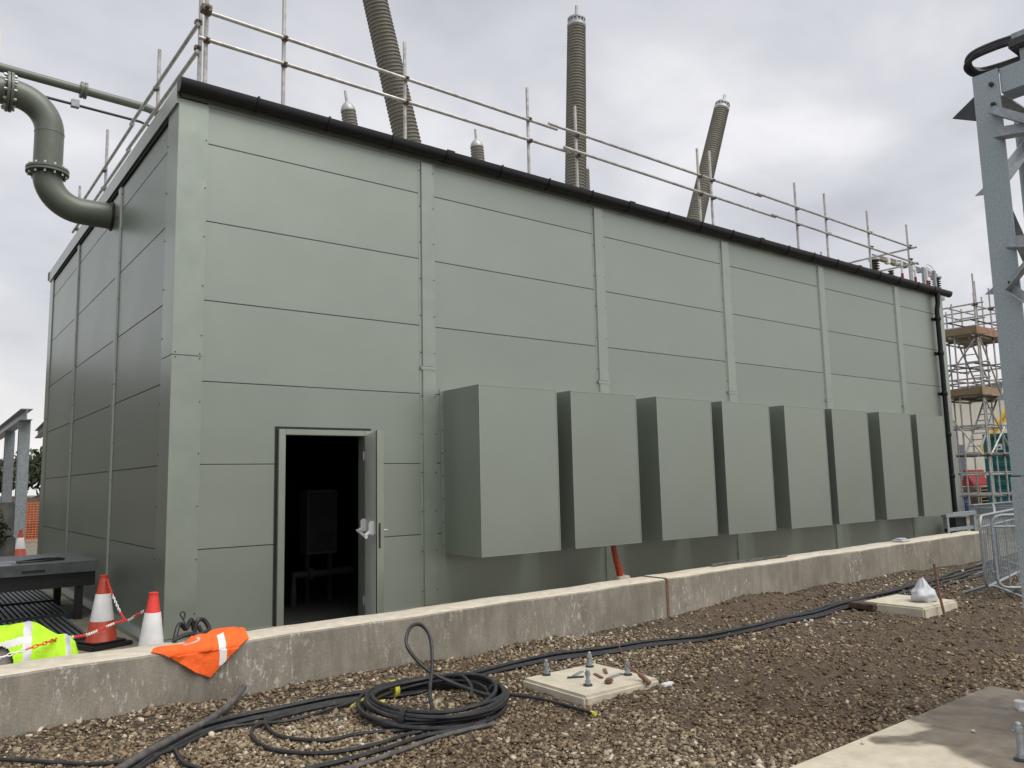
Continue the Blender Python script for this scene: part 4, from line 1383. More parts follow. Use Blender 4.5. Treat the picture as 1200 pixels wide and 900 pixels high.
def barrier(p0, p1, label):
    a = Vector((p0[0], p0[1], 0)); b = Vector((p1[0], p1[1], 0))
    zg = gz((p0[0] + p1[0]) / 2, (p0[1] + p1[1]) / 2)
    dr = (b - a).normalized()
    ln = (b - a).length
    sd_ = Vector((-dr.y, dr.x, 0))
    t_ = thing('crowd_barrier', ((a.x + b.x) / 2, (a.y + b.y) / 2, zg), label, 'barrier', 'crowd barriers beside the mast')

    def pt(s, z, o=0): return a + dr * s + sd_ * o + Vector((0, 0, zg + z))
    c = .13
    loop = [pt(c, .14), pt(ln - c, .14)] + [pt(ln - c + c * math.sin(R(x)), .14 + c - c * math.cos(R(x))) for x in (30, 60, 90)] + \
           [pt(ln, 1.1 - c)] + [pt(ln - c + c * math.cos(R(x)), 1.1 - c + c * math.sin(R(x))) for x in (30, 60, 90)] + \
           [pt(c, 1.1)] + [pt(c - c * math.sin(R(x)), 1.1 - c + c * math.cos(R(x))) for x in (30, 60, 90)] + \
           [pt(0, .14 + c)] + [pt(c - c * math.cos(R(x)), .14 + c - c * math.sin(R(x))) for x in (30, 60, 90)]
    q_ = MB(); q_.tube(loop, .021, 10); q_.build('frame', 'galv', t_)
    q_ = MB(); q_.tube([pt(.02, .95), pt(ln - .02, .95)], .014, 8); q_.build('upper_rail', 'galv', t_)
    n = int((ln - .1) / .115)
    for k in range(1, n + 1):
        s = .05 + (ln - .1) * k / (n + 1)
        q_ = MB(); q_.tube([pt(s, .145), pt(s, 1.09)], .0075, 6); q_.build('bar', 'galv', t_)
    for s in (.30, ln - .30):
        q_ = MB(); q_.tube([pt(s, .01, -.36), pt(s, .13, -.06), pt(s, .13, .06), pt(s, .01, .36)], .018, 8); q_.build('foot', 'galv', t_)
    for z in (.35, .85):
        q_ = MB(); q_.tube([pt(-.02, z), pt(-.055, z), pt(-.055, z + .09)], .010, 6); q_.build('hook', 'galv', t_)


barrier((9.30, -4.95), (11.80, -4.50), 'galvanised crowd barrier running back towards the concrete wall end')
barrier((9.30, -5.10), (10.9, -6.65), 'galvanised crowd barrier turned outwards beside the lattice mast')
barrier((11.7, -4.2), (13.7, -3.4), 'galvanised crowd barrier standing farthest along beyond the first one')

# ------------------------------------------------------------------ cones, chain, garments behind the wall
def cone(x, y, z0, h, label, red, white, lean=(0, 0), sleeve=(.36, .74), base_r=.17, square=.5):
    t_ = thing('traffic_cone', (x, y, z0), label, 'traffic cone')
    ax = Vector((lean[0], lean[1], 1)).normalized()
    b = Vector((x, y, z0))
    q_ = MB()
    s = square / 2
    mt = Matrix.Translation((x, y, z0)) @ Matrix.Rotation(.35, 4, 'Z')
    q_.box(-s, s, -s, s, 0, .05, mt); q_.box(-s * .8, s * .8, -s * .8, s * .8, .0505, .075, mt)
    q_.build('base', 'black', t_, bevel=.015)

    def rr(f): return base_r + (.045 - base_r) * f
    q_ = MB(); q_.lathe([(rr(0) * 1.08, .06), (rr(.02), .08), (rr(.97), h * .93), (.046, h * .94), (.042, h * .97), (.046, h), (.02, h + .005)], b, ax, 24); q_.build('shell', red, t_)
    q_ = MB(); q_.lathe([(rr(sleeve[0]) + .004, sleeve[0] * h), (rr(sleeve[0]) + .006, sleeve[0] * h + .01), (rr(sleeve[1]) + .006, sleeve[1] * h - .01), (rr(sleeve[1]) + .004, sleeve[1] * h)], b, ax, 24); q_.build('reflective_sleeve', white, t_)
    return t_


cone(-.50, .80, FZ, .82, 'red cone with wide white sleeve and black base holding the chain near the building', 'cone_red', 'cone_white')
cone(-.44, -1.22, FZ, .80, 'bright red and white cone just behind the concrete wall beside the orange vest', 'cone_red_bright', 'cone_white', (.02, 0), (.02, .76), .15, .44)
cone(.26, 16.1, FZ, .80, 'small distant red and white cone beyond the grey platform', 'cone_red', 'cone_white')


def chain(pts, r_, label, links=46):
    P_ = smooth_path(pts, 12)
    ln = [0]
    for i in range(1, len(P_)): ln.append(ln[-1] + (P_[i] - P_[i - 1]).length)

    def at_(s):
        for i in range(1, len(P_)):
            if ln[i] >= s:
                f_ = (s - ln[i - 1]) / max(1e-6, ln[i] - ln[i - 1])
                return P_[i - 1].lerp(P_[i], f_), (P_[i] - P_[i - 1]).normalized()
        return P_[-1], (P_[-1] - P_[-2]).normalized()
    t_ = thing('plastic_chain', P_[0], label, 'chain')
    n = int(ln[-1] / .042)
    red, white = MB(), MB()
    for k in range(n):
        c, d = at_((k + .5) * ln[-1] / n)
        side = d.cross(Vector((0, 0, 1))).normalized()
        if k % 2: side = d.cross(side).normalized()
        lk = [c + d * (.024 * math.cos(a)) + side * (.011 * math.sin(a)) for a in [6.2832 * j / 10 for j in range(11)]]
        (red if (k // 9) % 2 == 0 else white).tube(lk, r_, 5, caps=False)
    if red.v: tag(red.build('red_links', 'cone_red_bright', t_), kind='stuff')
    if white.v: tag(white.build('white_links', 'white_plastic', t_), kind='stuff')


chain([(-.47, .76, .17), (-.475, .5, .06), (-.46, .1, -.115), (-.45, -.2, -.19), (-.476, -.7, -.085), (-.50, -1.16, .02)], .005, 'red and white plastic chain drooping between the two near cones')
chain([(-.45, -.2, -.19), (-.60, -.45, -.165), (-.82, -1.0, -.12), (-1.08, -1.6, -.075), (-1.40, -2.3, .03), (-1.55, -2.50, .035), (-1.70, -2.545, .01), (-1.9, -2.56, -.03), (-2.15, -2.56, -.06)], .005, 'red and white plastic chain lying across the yellow jacket')


def cloth(name, fn, nu, nv, m_, th=.008, parent=None, org=(0, 0, 0), mask=None):
    """sheet of cloth: fn(u, v) -> point, thickened along its normals"""
    P_ = [[Vector(fn(i / nu, j / nv)) for i in range(nu + 1)] for j in range(nv + 1)]
    v_, f_ = [], []
    for j in range(nv + 1):
        for i in range(nu + 1):
            du = P_[j][min(i + 1, nu)] - P_[j][max(i - 1, 0)]
            dv = P_[min(j + 1, nv)][i] - P_[max(j - 1, 0)][i]
            n_ = du.cross(dv)
            n_ = n_.normalized() if n_.length > 1e-9 else Vector((0, 0, 1))
            v_.append(P_[j][i] + n_ * th * .5)
            v_.append(P_[j][i] - n_ * th * .5)
    W_ = nu + 1
    keep = lambda i, j: mask is None or mask((i + .5) / nu, (j + .5) / nv)
    for j in range(nv):
        for i in range(nu):
            if not keep(i, j): continue
            a, b, c, d = j * W_ + i, j * W_ + i + 1, (j + 1) * W_ + i + 1, (j + 1) * W_ + i
            f_ += [(2 * a, 2 * b, 2 * c, 2 * d), (2 * d + 1, 2 * c + 1, 2 * b + 1, 2 * a + 1)]
            for (di, dj, p, q__) in ((0, -1, a, b), (1, 0, b, c), (0, 1, c, d), (-1, 0, d, a)):
                ii_, jj_ = i + di, j + dj
                if not (0 <= ii_ < nu and 0 <= jj_ < nv) or not keep(ii_, jj_):
                    f_.append((2 * p, 2 * p + 1, 2 * q__ + 1, 2 * q__))
    used = sorted({k for f in f_ for k in f})
    mp_ = {k: n for n, k in enumerate(used)}
    q_ = MB(); q_.add([v_[k] for k in used], [tuple(mp_[k] for k in f) for f in f_])
    return q_.build(name, m_, parent, org, smooth=60)


# orange vest: hangs over the front of the wall.  u runs along the wall, t over the top and down the face
WT = -.062          # wall top height here


def vest_pt(x, t):
    """t < 0 lies back over the top, t > 0 hangs down the front face; soft roll at the arris"""
    wr = .013 * math.sin(x * 15 + t * 7) + .010 * math.sin(x * 9 - t * 13 + 1) + .004 * math.sin(x * 34 + t * 21)
    lift = .016 + abs(wr)
    if t < -.03:
        y = -3.03 - t
        return (x, y, WT + lift + .055 * max(0, math.sin((x + .62) * 4.2)) * min(1, -t * 6))
    if t > .03:
        return (x + .02 * math.sin(t * 11), -3.03 - lift - .012 * math.sin(x * 18), WT - t)
    a = (t + .03) / .06 * math.pi / 2
    return (x, -3.03 + .03 - (.03 + lift) * math.sin(a), WT - .03 + (.03 + lift) * math.cos(a))


VEST = [(-.86, -.02), (-.80, -.18), (-.72, -.17), (-.60, -.13), (-.48, -.30), (-.40, -.22), (-.27, -.36), (-.08, -.38), (-.06, -.24), (-.10, -.02), (-.23, .045), (-.31, .115), (-.37, .16), (-.43, .235), (-.475, .215), (-.56, .175), (-.66, .10), (-.745, .03)]


def inside(x, y, poly):
    c = False
    n = len(poly)
    for i in range(n):
        x1, y1 = poly[i]; x2, y2 = poly[(i + 1) % n]
        if (y1 > y) != (y2 > y) and x < (x2 - x1) * (y - y1) / (y2 - y1) + x1: c = not c
    return c


vu0, vu1, vt0, vt1 = -.87, -.05, -.39, .25


def vfn(u, v): return vest_pt(vu0 + (vu1 - vu0) * u, vt0 + (vt1 - vt0) * v)


def in_vest(u, v): return inside(vu0 + (vu1 - vu0) * u, vt0 + (vt1 - vt0) * v, VEST)


def strip_at(u, v):
    x, t = vu0 + (vu1 - vu0) * u, vt0 + (vt1 - vt0) * v
    return in_vest(u, v) and abs((x + .33) + .18 * (t - .03)) < .028 and -.13 < t < .15


vest = cloth('hi_vis_vest', vfn, 210, 160, 'hiviz_o', .007, org=(-.45, -3.0, WT), mask=lambda u, v: in_vest(u, v) and not strip_at(u, v))
tag(vest, 'orange hi-vis vest thrown over the edge of the concrete wall', 'vest')
cloth('reflective_band', vfn, 210, 160, 'white_plastic', .009, vest, mask=strip_at)

cloth('neck_trim', vfn, 210, 160, 'reflect', .010, vest, mask=lambda u, v: in_vest(u, v) and (lambda x, t: .045 < math.hypot(x + .535, (t + .11) * 1.1) < .065 and t > -.13)(vu0 + (vu1 - vu0) * u, vt0 + (vt1 - vt0) * v))

# black harness straps behind the vest
hs_ = thing('harness_straps', (-.42, -2.45, WT), 'black harness straps bunched on the wall behind the orange vest', 'harness')
for k, pts in enumerate(([(-.60, -2.66, -.05), (-.56, -2.6, .05), (-.52, -2.55, .07), (-.47, -2.52, .02), (-.42, -2.5, .09), (-.40, -2.5, .0)],
                         [(-.40, -2.52, -.03), (-.37, -2.5, .07), (-.31, -2.48, .07), (-.27, -2.5, -.01), (-.33, -2.52, -.03), (-.36, -2.5, .03)],
                         [(-.62, -2.7, -.03), (-.5, -2.68, .0), (-.4, -2.66, -.02), (-.3, -2.62, .0)])):
    q = MB(); q.tube(smooth_path(pts, 6), .019, 8); q.build('strap', 'black', hs_)
q = MB(); q.tube(smooth_path([(-.46, -2.52, .03), (-.49, -2.5, .10), (-.515, -2.5, .145), (-.495, -2.5, .165), (-.475, -2.5, .14), (-.485, -2.5, .10)], 6), .007, 6); q.build('clip', 'dark_metal', hs_)

# yellow jacket heaped behind the wall
jk = thing('hi_vis_jacket', (-1.6, -2.42, FZ), 'fluorescent yellow hi-vis jacket with grey bands heaped behind the concrete wall', 'jacket')
JX0, JX1 = -2.6, -1.24


def jacket_top(x):
    pts = [(-2.6, .02), (-2.2, .10), (-1.9, .155), (-1.72, .175), (-1.60, .165), (-1.45, .10), (-1.34, .05), (-1.27, -.03), (-1.24, -.12)]
    for (a, b), (c, d) in zip(pts, pts[1:]):
        if a <= x <= c: return b + (d - b) * (x - a) / (c - a)
    return pts[-1][1]


def jk_pt(x, v):
    """v: 0 back foot, 1 front foot of the heap"""
    h = jacket_top(x) - (-.60)
    s = math.sin(math.pi * min(1, max(0, v))) ** .55
    fold = .020 * math.sin(x * 13 + v * 8) + .009 * math.sin(x * 29 - v * 11 + 1.3)
    fold2 = .012 * math.sin((x + v * .9) * 21)
    y = -1.92 - .60 * v + fold * s * .6
    return (x, y, -.60 + (h + fold * .4 + fold2 * (1 - abs(v - .5))) * s)


def jfn(u, v): return jk_pt(JX0 + (JX1 - JX0) * u, v)


def jband(u, v):
    x = JX0 + (JX1 - JX0) * u
    z = jfn(u, v)[2]
    b1 = abs(x + 1.615 + .06 * (v - .6)) < .028
    b2 = abs(x + 1.335) < .020
    b3 = x < -1.64 and v > .5 and abs(z - (.045 + .16 * (x + 1.75) - 2.0 * max(0, -1.75 - x) ** 2)) < .026
    return b1 or b2 or b3


def jhole(u, v):
    x = JX0 + (JX1 - JX0) * u
    z = jfn(u, v)[2]
    return v > .55 and ((x + 1.80) / .085) ** 2 + ((z + .10) / .135) ** 2 < 1


cloth('shell', jfn, 240, 140, 'hiviz_y', .007, jk, mask=lambda u, v: not jband(u, v) and not jhole(u, v))
cloth('reflective_band', jfn, 240, 140, 'reflect', .009, jk, mask=lambda u, v: jband(u, v) and not jhole(u, v))
q = blob((-1.80, -2.27, -.25), .16, .13, .32, 9, 18, 14, .05, -1)
q.build('lining', 'lining', jk, smooth=60)

# strips lying on the wall
q = MB(); q.box(6.35, 8.1, -2.72, -2.66, .012, .034)
tag(q.build('timber_batten', 'conduit', org=(7.2, -2.69, .01)), 'thin grey batten lying along the top of the concrete wall', 'batten')
q = MB(); q.box(11.2, 11.5, -2.9, -2.7, .03, .06); q.box(11.25, 11.45, -2.86, -2.74, .061, .085)
tag(q.build('white_rag', 'bag', org=(11.35, -2.8, .03), bevel=.01), 'small white rag left on the wall top near the barriers', 'rag')
q = MB(); q.tube(smooth_path([(6.46, -.60, .60), (6.53, -.6, .30), (6.60, -.6, .0), (6.70, -.6, -.30)], 5), [.022 + .0024 * k for k in range(16)], 8)
o = q.build('orange_sleeve', 'cone_red', org=(6.6, -.6, -.3)); tag(o, 'narrow orange red sleeve hanging below the second hood', 'sleeve')
q = MB(); q.box(6.60, 6.86, -.68, -.52, FZ, -.315); q.build('foot_block', 'pad', o, bevel=.02)

# ------------------------------------------------------------------ grey platform and floor mats at the side
pf = thing('steel_platform', (-1.6, 4.2, FZ), 'dark grey steel platform standing against the side wall of the building', 'platform')
q = MB(); q.box(-4.5, -.14, 3.15, 5.3, .19, .215); q.build('deck', 'deck', pf)
q = MB(); q.box(-4.5, -.16, 3.12, 3.149, .075, .225); q.build('edge_beam', 'deck', pf)
q = MB(); q.box(-4.5, -.16, 3.2, 3.28, -.13, .07); q.build('lower_beam', 'black', pf)
for x in (-.95, -1.95, -2.95):
    q = MB(); q.box(x - .14, x + .14, 3.108, 3.1185, .115, .145); q.build('slot', 'black', pf)
for x, y in ((-.35, 3.3), (-.35, 5.2), (-2.4, 3.3), (-2.4, 5.2), (-4.3, 3.3), (-4.3, 5.2)):
    q = MB(); q.box(x - .05, x + .05, y - .05, y + .05, FZ, .018 if y > 4 else -.131); q.build('leg', 'black', pf)
q = MB(); q.box(-1.5, -1.12, 3.5, 3.66, .216, .25); q.build('hinge_plate', 'galv', pf)
q = MB(); q.tube(smooth_path([(-1.1, 3.62, .235), (-.8, 3.9, .235), (-.55, 3.95, .235), (-.5, 3.7, .235), (-.75, 3.55, .235), (-1.1, 3.55, .235)], 6), .014, 8); q.build('sling', 'black', pf)
q = MB(); q.box(-4.5, -1.2, 3.22, 3.42, .216, .232); q.build('trim_rail', 'galv', pf)


def floor_mat(x0, x1, y0, y1, z, label):
    t_ = thing('floor_mat', ((x0 + x1) / 2, (y0 + y1) / 2, FZ), label, 'floor mat', 'slatted mats beside the building')
    q_ = MB(); q_.box(x0, x1, y0, y1, FZ + .005, z - .03); q_.build('tray', 'mat_plastic', t_)
    n = int((x1 - x0) / .07)
    s_ = MB()
    for k in range(n):
        x = x0 + .02 + k * .07
        s_.box(x, x + .038, y0 + .02, y1 - .02, z - .0295, z)
    tag(s_.build('slats', 'deck', t_), kind='stuff')
    q_ = MB(); q_.box(x0 - .02, x1 + .02, y0 - .03, y0 + .015, FZ + .004, z + .004); q_.build('lip', 'mat_plastic', t_)


floor_mat(-2.6, -.34, 5.1, 8.2, -.50, 'dark slatted plastic mat passing under the grey platform')
floor_mat(-2.6, -.40, 3.4, 5.0, -.52, 'dark slatted plastic mat in front of the grey platform')
floor_mat(-2.9, -.50, 1.4, 3.3, -.54, 'dark slatted plastic mat nearest the red chained cone')

# ------------------------------------------------------------------ left background: steel portal, blocks, netting, trees
fr_ = thing('steel_portal', (.2, 18, FZ), 'grey steel portal frame of I section columns and beams beyond the building', 'steel frame')


def ibeam(q_, p0, p1, h, wd, t_=.02):
    """I section between two points, web vertical or along x for columns"""
    p0, p1 = Vector(p0), Vector(p1)
    d = (p1 - p0).normalized()
    if abs(d.z) > .9: uu, ww = Vector((0, 1, 0)), Vector((1, 0, 0))
    else: uu, ww = Vector((0, 0, 1)), d.cross(Vector((0, 0, 1))).normalized()
    for (a0, a1, b0, b1) in ((-h / 2, -h / 2 + t_, -wd / 2, wd / 2), (h / 2 - t_, h / 2, -wd / 2, wd / 2), (-h / 2 + t_, h / 2 - t_, -t_ / 2, t_ / 2)):
        v_ = [p + uu * a + ww * b for p in (p0, p1) for a, b in ((a0, b0), (a1, b0), (a1, b1), (a0, b1))]
        q_.add(v_, [(0, 3, 2, 1), (4, 5, 6, 7), (0, 1, 5, 4), (1, 2, 6, 5), (2, 3, 7, 6), (3, 0, 4, 7)])


for x, y in ((.33, 17.2), (.42, 22.0), (3.9, 17.2), (3.9, 22.0)):
    q = MB(); ibeam(q, (x, y, FZ), (x, y, 3.3), .28, .28); q.build('column', 'galv', fr_)
q = MB(); ibeam(q, (.32, 16.7, 3.46), (.44, 27, 3.46), .32, .30); q.build('beam', 'galv', fr_)
q = MB(); ibeam(q, (3.9, 16.7, 3.46), (3.9, 27, 3.46), .32, .30); q.build('beam', 'galv', fr_)
q = MB(); ibeam(q, (1.3, 22.5, 3.25), (1.0, 17.6, 3.25), .28, .2); q.build('beam', 'galv', fr_)
M['block'] = mat('old_block_concrete', (0.185, 0.185, 0.172), .9, 0, .3, 3, 6, bump=.3, bscale=20)
for k, (x, y, z0) in enumerate(((-1.02, 12.7, FZ), (-2.65, 12.75, FZ), (-1.06, 12.72, .205), (-2.7, 12.7, .205))):
    q = MB(); q.box(x - .78, x + .78, y - .4, y + .4, z0, z0 + .80)
    tag(q.build('concrete_block', 'block', org=(x, y, z0), bevel=.03), ['lower weathered concrete block at the end of the stack by the portal', 'lower weathered concrete block further along the stack by the portal', 'upper weathered concrete block at the end of the stack by the portal', 'upper weathered concrete block further along the stack by the portal'][k], 'concrete block')
bw = thing('added_reflected_wall', (-5.6, 20.2, FZ), 'added unseen tall grey concrete panel wall reflected darkly in the side wall', 'wall')  # added out of view so the side wall reflects something dark
for k in range(6):
    q = MB(); q.box(-10.6, -.75, 20.0, 20.35, FZ + k * 1.0, FZ + k * 1.0 + .985); q.build('panel', 'block', bw, bevel=.015)
for x in (-10.75, -5.6, -.62):
    q = MB(); q.box(x - .13, x + .13, 19.85, 20.5, FZ, 5.6); q.build('post', 'block', bw)
q = MB(); q.box(-4.2, .05, 13.4, 13.7, FZ, -.42)
tag(q.build('kerb_beam', 'lit_pale', org=(-2, 13.35, FZ), bevel=.02), 'pale concrete kerb beam beyond the grey platform', 'kerb')


def leafy(t_, name, c, rx, ry, rz, n, s, m_, seed):
    rg = np.random.RandomState(seed)
    d = rg.randn(n, 3); d /= np.linalg.norm(d, axis=1)[:, None]
    rad = rg.rand(n) ** (1 / 2.2)
    cl = rg.randn(14, 3); cl /= np.linalg.norm(cl, axis=1)[:, None]
    bump_ = .72 + .38 * np.max(np.clip(d @ cl.T, 0, 1) ** 6, axis=1)
    c_ = d * (rad * bump_)[:, None] * np.array([rx, ry, rz]) + np.array(c)
    a = rg.randn(n, 3); a /= np.linalg.norm(a, axis=1)[:, None]
    b = np.cross(a, rg.randn(n, 3)); b /= np.linalg.norm(b, axis=1)[:, None]
    sc = s * rg.uniform(.5, 1.3, (n, 1))
    v_ = np.stack([c_ - a * sc, c_ + b * sc * .5, c_ + a * sc, c_ - b * sc * .5], 1).reshape(-1, 3)
    f_ = (np.arange(n)[:, None] * 4 + np.arange(4)[None]).tolist()
    q_ = MB(); q_.add(v_.tolist(), f_)
    return q_.build(name, m_, t_)


sh_ = thing('scrub_plant', (-.62, 12.1, FZ), 'dark scrubby plant growing in front of the concrete blocks', 'plant')
leafy(sh_, 'foliage', (-.62, 12.1, .35), .22, .10, .50, 260, .06, 'leaf', 2)
q = MB(); q.tube([(-.62, 12.1, FZ), (-.61, 12.1, .3), (-.65, 12.1, .8)], [.02, .015, .008], 6); q.build('stem', 'bark', sh_)
for k, (x, y, h, rx) in enumerate(((-6.5, 62, 5.0, 3.2), (-1.6, 66, 5.6, 3.0), (3.4, 70, 4.4, 3.0), (8.0, 74, 5.2, 3.3), (-11.5, 60, 5.8, 3.4))):
    t_ = thing('far_tree', (x, y, -.64), ['squat rounded distant tree', 'taller distant tree', 'low bushy distant tree', 'broad distant tree', 'tallest distant tree'][k] + ' on the skyline beyond the steel portal frame', 'tree', 'trees on the skyline')
    leafy(t_, 'crown', (x, y, h * .62), rx, rx, h * .42, 900, .38, 'leaf', 30 + k)
    q = MB(); q.tube([(x, y, -.64), (x + .1, y, h * .3), (x, y, h * .7)], [.22, .16, .06], 8); q.build('trunk', 'bark', t_)
nt_ = thing('netting_fence', (1.6, 24, FZ), 'orange plastic mesh fence beyond the steel portal frame', 'fence')
for k in range(4):
    x = .4 + k * 1.5
    q = MB(); q.tube([(x, 24, FZ), (x, 24, 1.1)], .03, 8); q.build('post', 'galv', nt_)
s = MB()
for k in range(16):
    z = -.5 + k * .09
    s.tube([(.2, 24, z + .02 * math.sin(k)), (2.4, 24, z - .03), (5.0, 24, z + .02)], .012, 4)
for k in range(48):
    x = .25 + k * .1
    s.tube([(x, 24, -.5), (x + .02, 24, .86)], .012, 4)
tag(s.build('mesh', 'orange_net', nt_), kind='stuff')
# soil heap beyond
q = blob((2.5, 30, -.7), 6, 3, 1.6, 12, 24, 14, .10, -.2)
tag(q.build('soil_heap', 'soil', org=(2.5, 30, -.64)), 'brown heap of dug soil beyond the orange mesh fence', 'soil heap')

# ------------------------------------------------------------------ right background
# disconnector switchgear past the end of the roof
ds = thing('disconnector', (22.6, 2.0, FZ), 'outdoor disconnector switch with brown insulators beyond the end of the roof', 'switchgear')
for x in (20.62, 22.6, 24.62):
    q = MB(); q.box(x - .07, x + .07, 1.93, 2.07, FZ, 6.9); q.build('stand', 'galv', ds)
q = MB(); q.box(20.4, 24.9, 1.9, 2.1, 6.90, 7.02); q.build('base_beam', 'galv', ds)


def insul(x, y, z0, n, r_, par, m_='brown_ins', nm='insulator'):
    prof_ = []
    for i in range(n):
        h = i * .075
        prof_ += [(r_ * .6, h), (r_ * .6, h + .03), (r_, h + .045), (r_, h + .055), (r_ * .6, h + .07)]
    q_ = MB(); q_.lathe(prof_, (x, y, z0), seg=14)
    return q_.build(nm, m_, par)


for x in (20.62, 24.62):
    insul(x, 2, 7.02, 8, .14, ds)
    q = MB(); q.lathe([(.17, 0), (.17, .05), (.06, .06), (.06, .12)], (x, 2, 7.63), seg=14); q.build('terminal', 'alu', ds)
q = MB(); q.tube([(20.55, 2, 7.80), (22.3, 2, 7.86), (24.7, 2, 7.78)], .03, 10); q.build('busbar', 'galv', ds)
q = MB(); q.box(20.9, 22.3, 1.92, 2.06, 7.68, 7.74); q.build('contact_arm', 'timber', ds)
for i, x in enumerate((21.35, 21.8, 22.45, 22.9, 23.4, 23.85, 24.2)):
    q = MB(); q.box(x - .07, x + .07, 1.90, 2.04, 7.62 + .02 * (i % 3), 7.80 + .03 * (i % 2)); q.build('contact_block', ['white_plastic', 'alu', 'timber'][i % 3], ds, bevel=.015)
for x in (22.1, 22.95, 23.75):
    q = MB(); q.tube([(x, 1.9, 6.9), (x, 1.9, 7.42)], .042, 8); q.build('operating_rod', 'red_plastic', ds)
    q = MB(); q.tube([(x, 1.9, 7.421), (x, 1.9, 7.85)], .036, 8); q.build('rod_sleeve', 'white_plastic', ds)
for x in (22.5, 23.35, 24.1):
    q = MB(); q.box(x - .05, x + .05, 1.78, 1.86, 6.9, 7.78); q.build('support_post', 'galv', ds)
for x in (21.9, 24.35):
    insul(x, 2.15, 7.02, 7, .10, ds)
ringp = [(24.25 + .22 * math.cos(a), 2 + .06 * math.sin(a), 7.95 + .12 * math.sin(a)) for a in [6.2832 * i / 20 for i in range(21)]]
q = MB(); q.tube(ringp, .012, 6); q.build('corona_ring', 'alu', ds)

# scaffold access tower
tw = thing('scaffold_tower', (25.5, 2.0, FZ), 'tall scaffold access tower with timber decks beyond the end of the building', 'scaffold')
TX, TY = (24.5, 25.7, 26.9), (.85, 1.55, 2.25)
for i, x in enumerate(TX):
    for j, y in enumerate(TY):
        if i == 1 and j == 1: continue
        standard(x, y, FZ, 6.75 + [.15, .45, -.1][(i + 2 * j) % 3], tw)
standard(24.62, .88, FZ, 7.55, tw); standard(24.9, .95, FZ, 7.35, tw)
for zi, z in enumerate((.4, 1.1, 1.7, 2.6, 3.55, 4.1, 4.6, 5.5, 6.0, 6.5)):
    for y in TY:
        q = MB(); q.tube([(TX[0] - .25, y + .05, z), (TX[2] + .25, y + .05, z + .02)], TR, 8); q.build('ledger', 'scaf' if zi % 2 else 'dark_metal', tw)
    for x in TX:
        q = MB(); q.tube([(x + .05, TY[0] - .25, z + .055), (x + .05, TY[2] + .25, z + .055)], TR, 8); q.build('transom', 'scaf', tw)
for z in (3.62, 5.57):
    for k in range(3):
        y = TY[0] + .06 + k * .46
        q = MB(); q.box(TX[0] - .1, TX[2] + .1, y, y + .44, z + .02, z + .06); q.build('deck_board', 'timber', tw)
    q = MB(); q.box(TX[0] - .15, TX[2] + .15, TY[0] - .06, TY[0] - .03, z - .02, z + .24); q.build('toe_board', 'board_red' if z > 4 else 'timber', tw)
    q = MB(); q.box(TX[0] - .06, TX[0] - .03, TY[0] - .02, TY[2] + .1, z - .02, z + .24); q.build('toe_board', 'timber', tw)
for (p0, p1) in (((24.5, .78, 3.4), (26.9, .78, 1.0)), ((24.5, .78, 1.7), (26.9, .78, 3.5)), ((24.5, .78, 5.4), (25.7, .78, 3.7)), ((24.42, .9, 1.6), (24.42, 2.25, 3.5)), ((24.42, .9, 5.4), (24.42, 2.25, 3.7)), ((25.7, .78, 3.6), (26.9, .78, 5.4))):
    q = MB(); q.tube([p0, p1], TR, 8); q.build('brace', 'scaf', tw)
for y in (1.25, 1.65):
    q = MB(); q.tube([(24.75, y, 1.7), (26.6, y, 3.62)], .03, 8); q.build('ladder_stile', 'alu', tw)
    q = MB(); q.tube([(26.5, y, 3.62), (24.85, y, 5.57)], .03, 8); q.build('ladder_stile', 'alu', tw)
for k in range(9):
    f_ = (k + .5) / 9
    q = MB(); q.tube([(24.75 + 1.85 * f_, 1.25, 1.7 + 1.92 * f_), (24.75 + 1.85 * f_, 1.65, 1.7 + 1.92 * f_)], .018, 6); q.build('rung', 'alu', tw)
    q = MB(); q.tube([(26.5 - 1.65 * f_, 1.25, 3.62 + 1.95 * f_), (26.5 - 1.65 * f_, 1.65, 3.62 + 1.95 * f_)], .018, 6); q.build('rung', 'alu', tw)
for i, x in enumerate(TX):
    for z in (1.7, 3.55, 5.5, 6.5):
        coupler((x, TY[0] + .0, z), tw, .06)

# galvanised walkway past the building end
wk = thing('steel_walkway', (22.3, -.6, FZ), 'low galvanised steel walkway frame past the end of the building', 'walkway')
for y in (-1.5, -.1):
    q = MB(); ibeam(q, (20.6, y, .18), (27.5, y, .18), .26, .18); q.build('side_beam', 'galv', wk)
for k in range(6):
    x = 20.7 + k * 1.3
    q = MB(); q.box(x - .06, x + .06, -1.40, -.20, .06, .24); q.build('cross_beam', 'galv', wk)
    for y in (-1.5, -.1):
        q = MB(); q.box(x - .06, x + .06, y - .06, y + .06, FZ, .048); q.build('leg', 'galv', wk)
q = MB(); q.tube(smooth_path([(20.5, -1.62, .36), (22, -1.5, .40), (24, -1.4, .36), (27.5, -1.5, .38)], 6), .05, 8); q.build('cable_sleeve', 'black', wk)
for x0 in (17.9, 18.6, 19.4):
    pass
bx_ = thing('junction_box', (18.8, -.6, FZ), 'grey service frame standing below the last hood', 'frame')
for x in (18.0, 19.5):
    q = MB(); q.box(x - .05, x + .05, -.65, -.55, FZ, .10); q.build('post', 'galv', bx_)
q = MB(); q.box(17.9, 19.6, -.66, -.54, .102, .20); q.build('rail', 'galv', bx_)
q = MB(); q.box(17.95, 19.55, -.63, -.57, -.25, -.17); q.build('lower_rail', 'galv', bx_)
q = MB(); q.box(18.75, 19.35, -.50, -.20, FZ, .05); q.build('case', 'black', bx_)

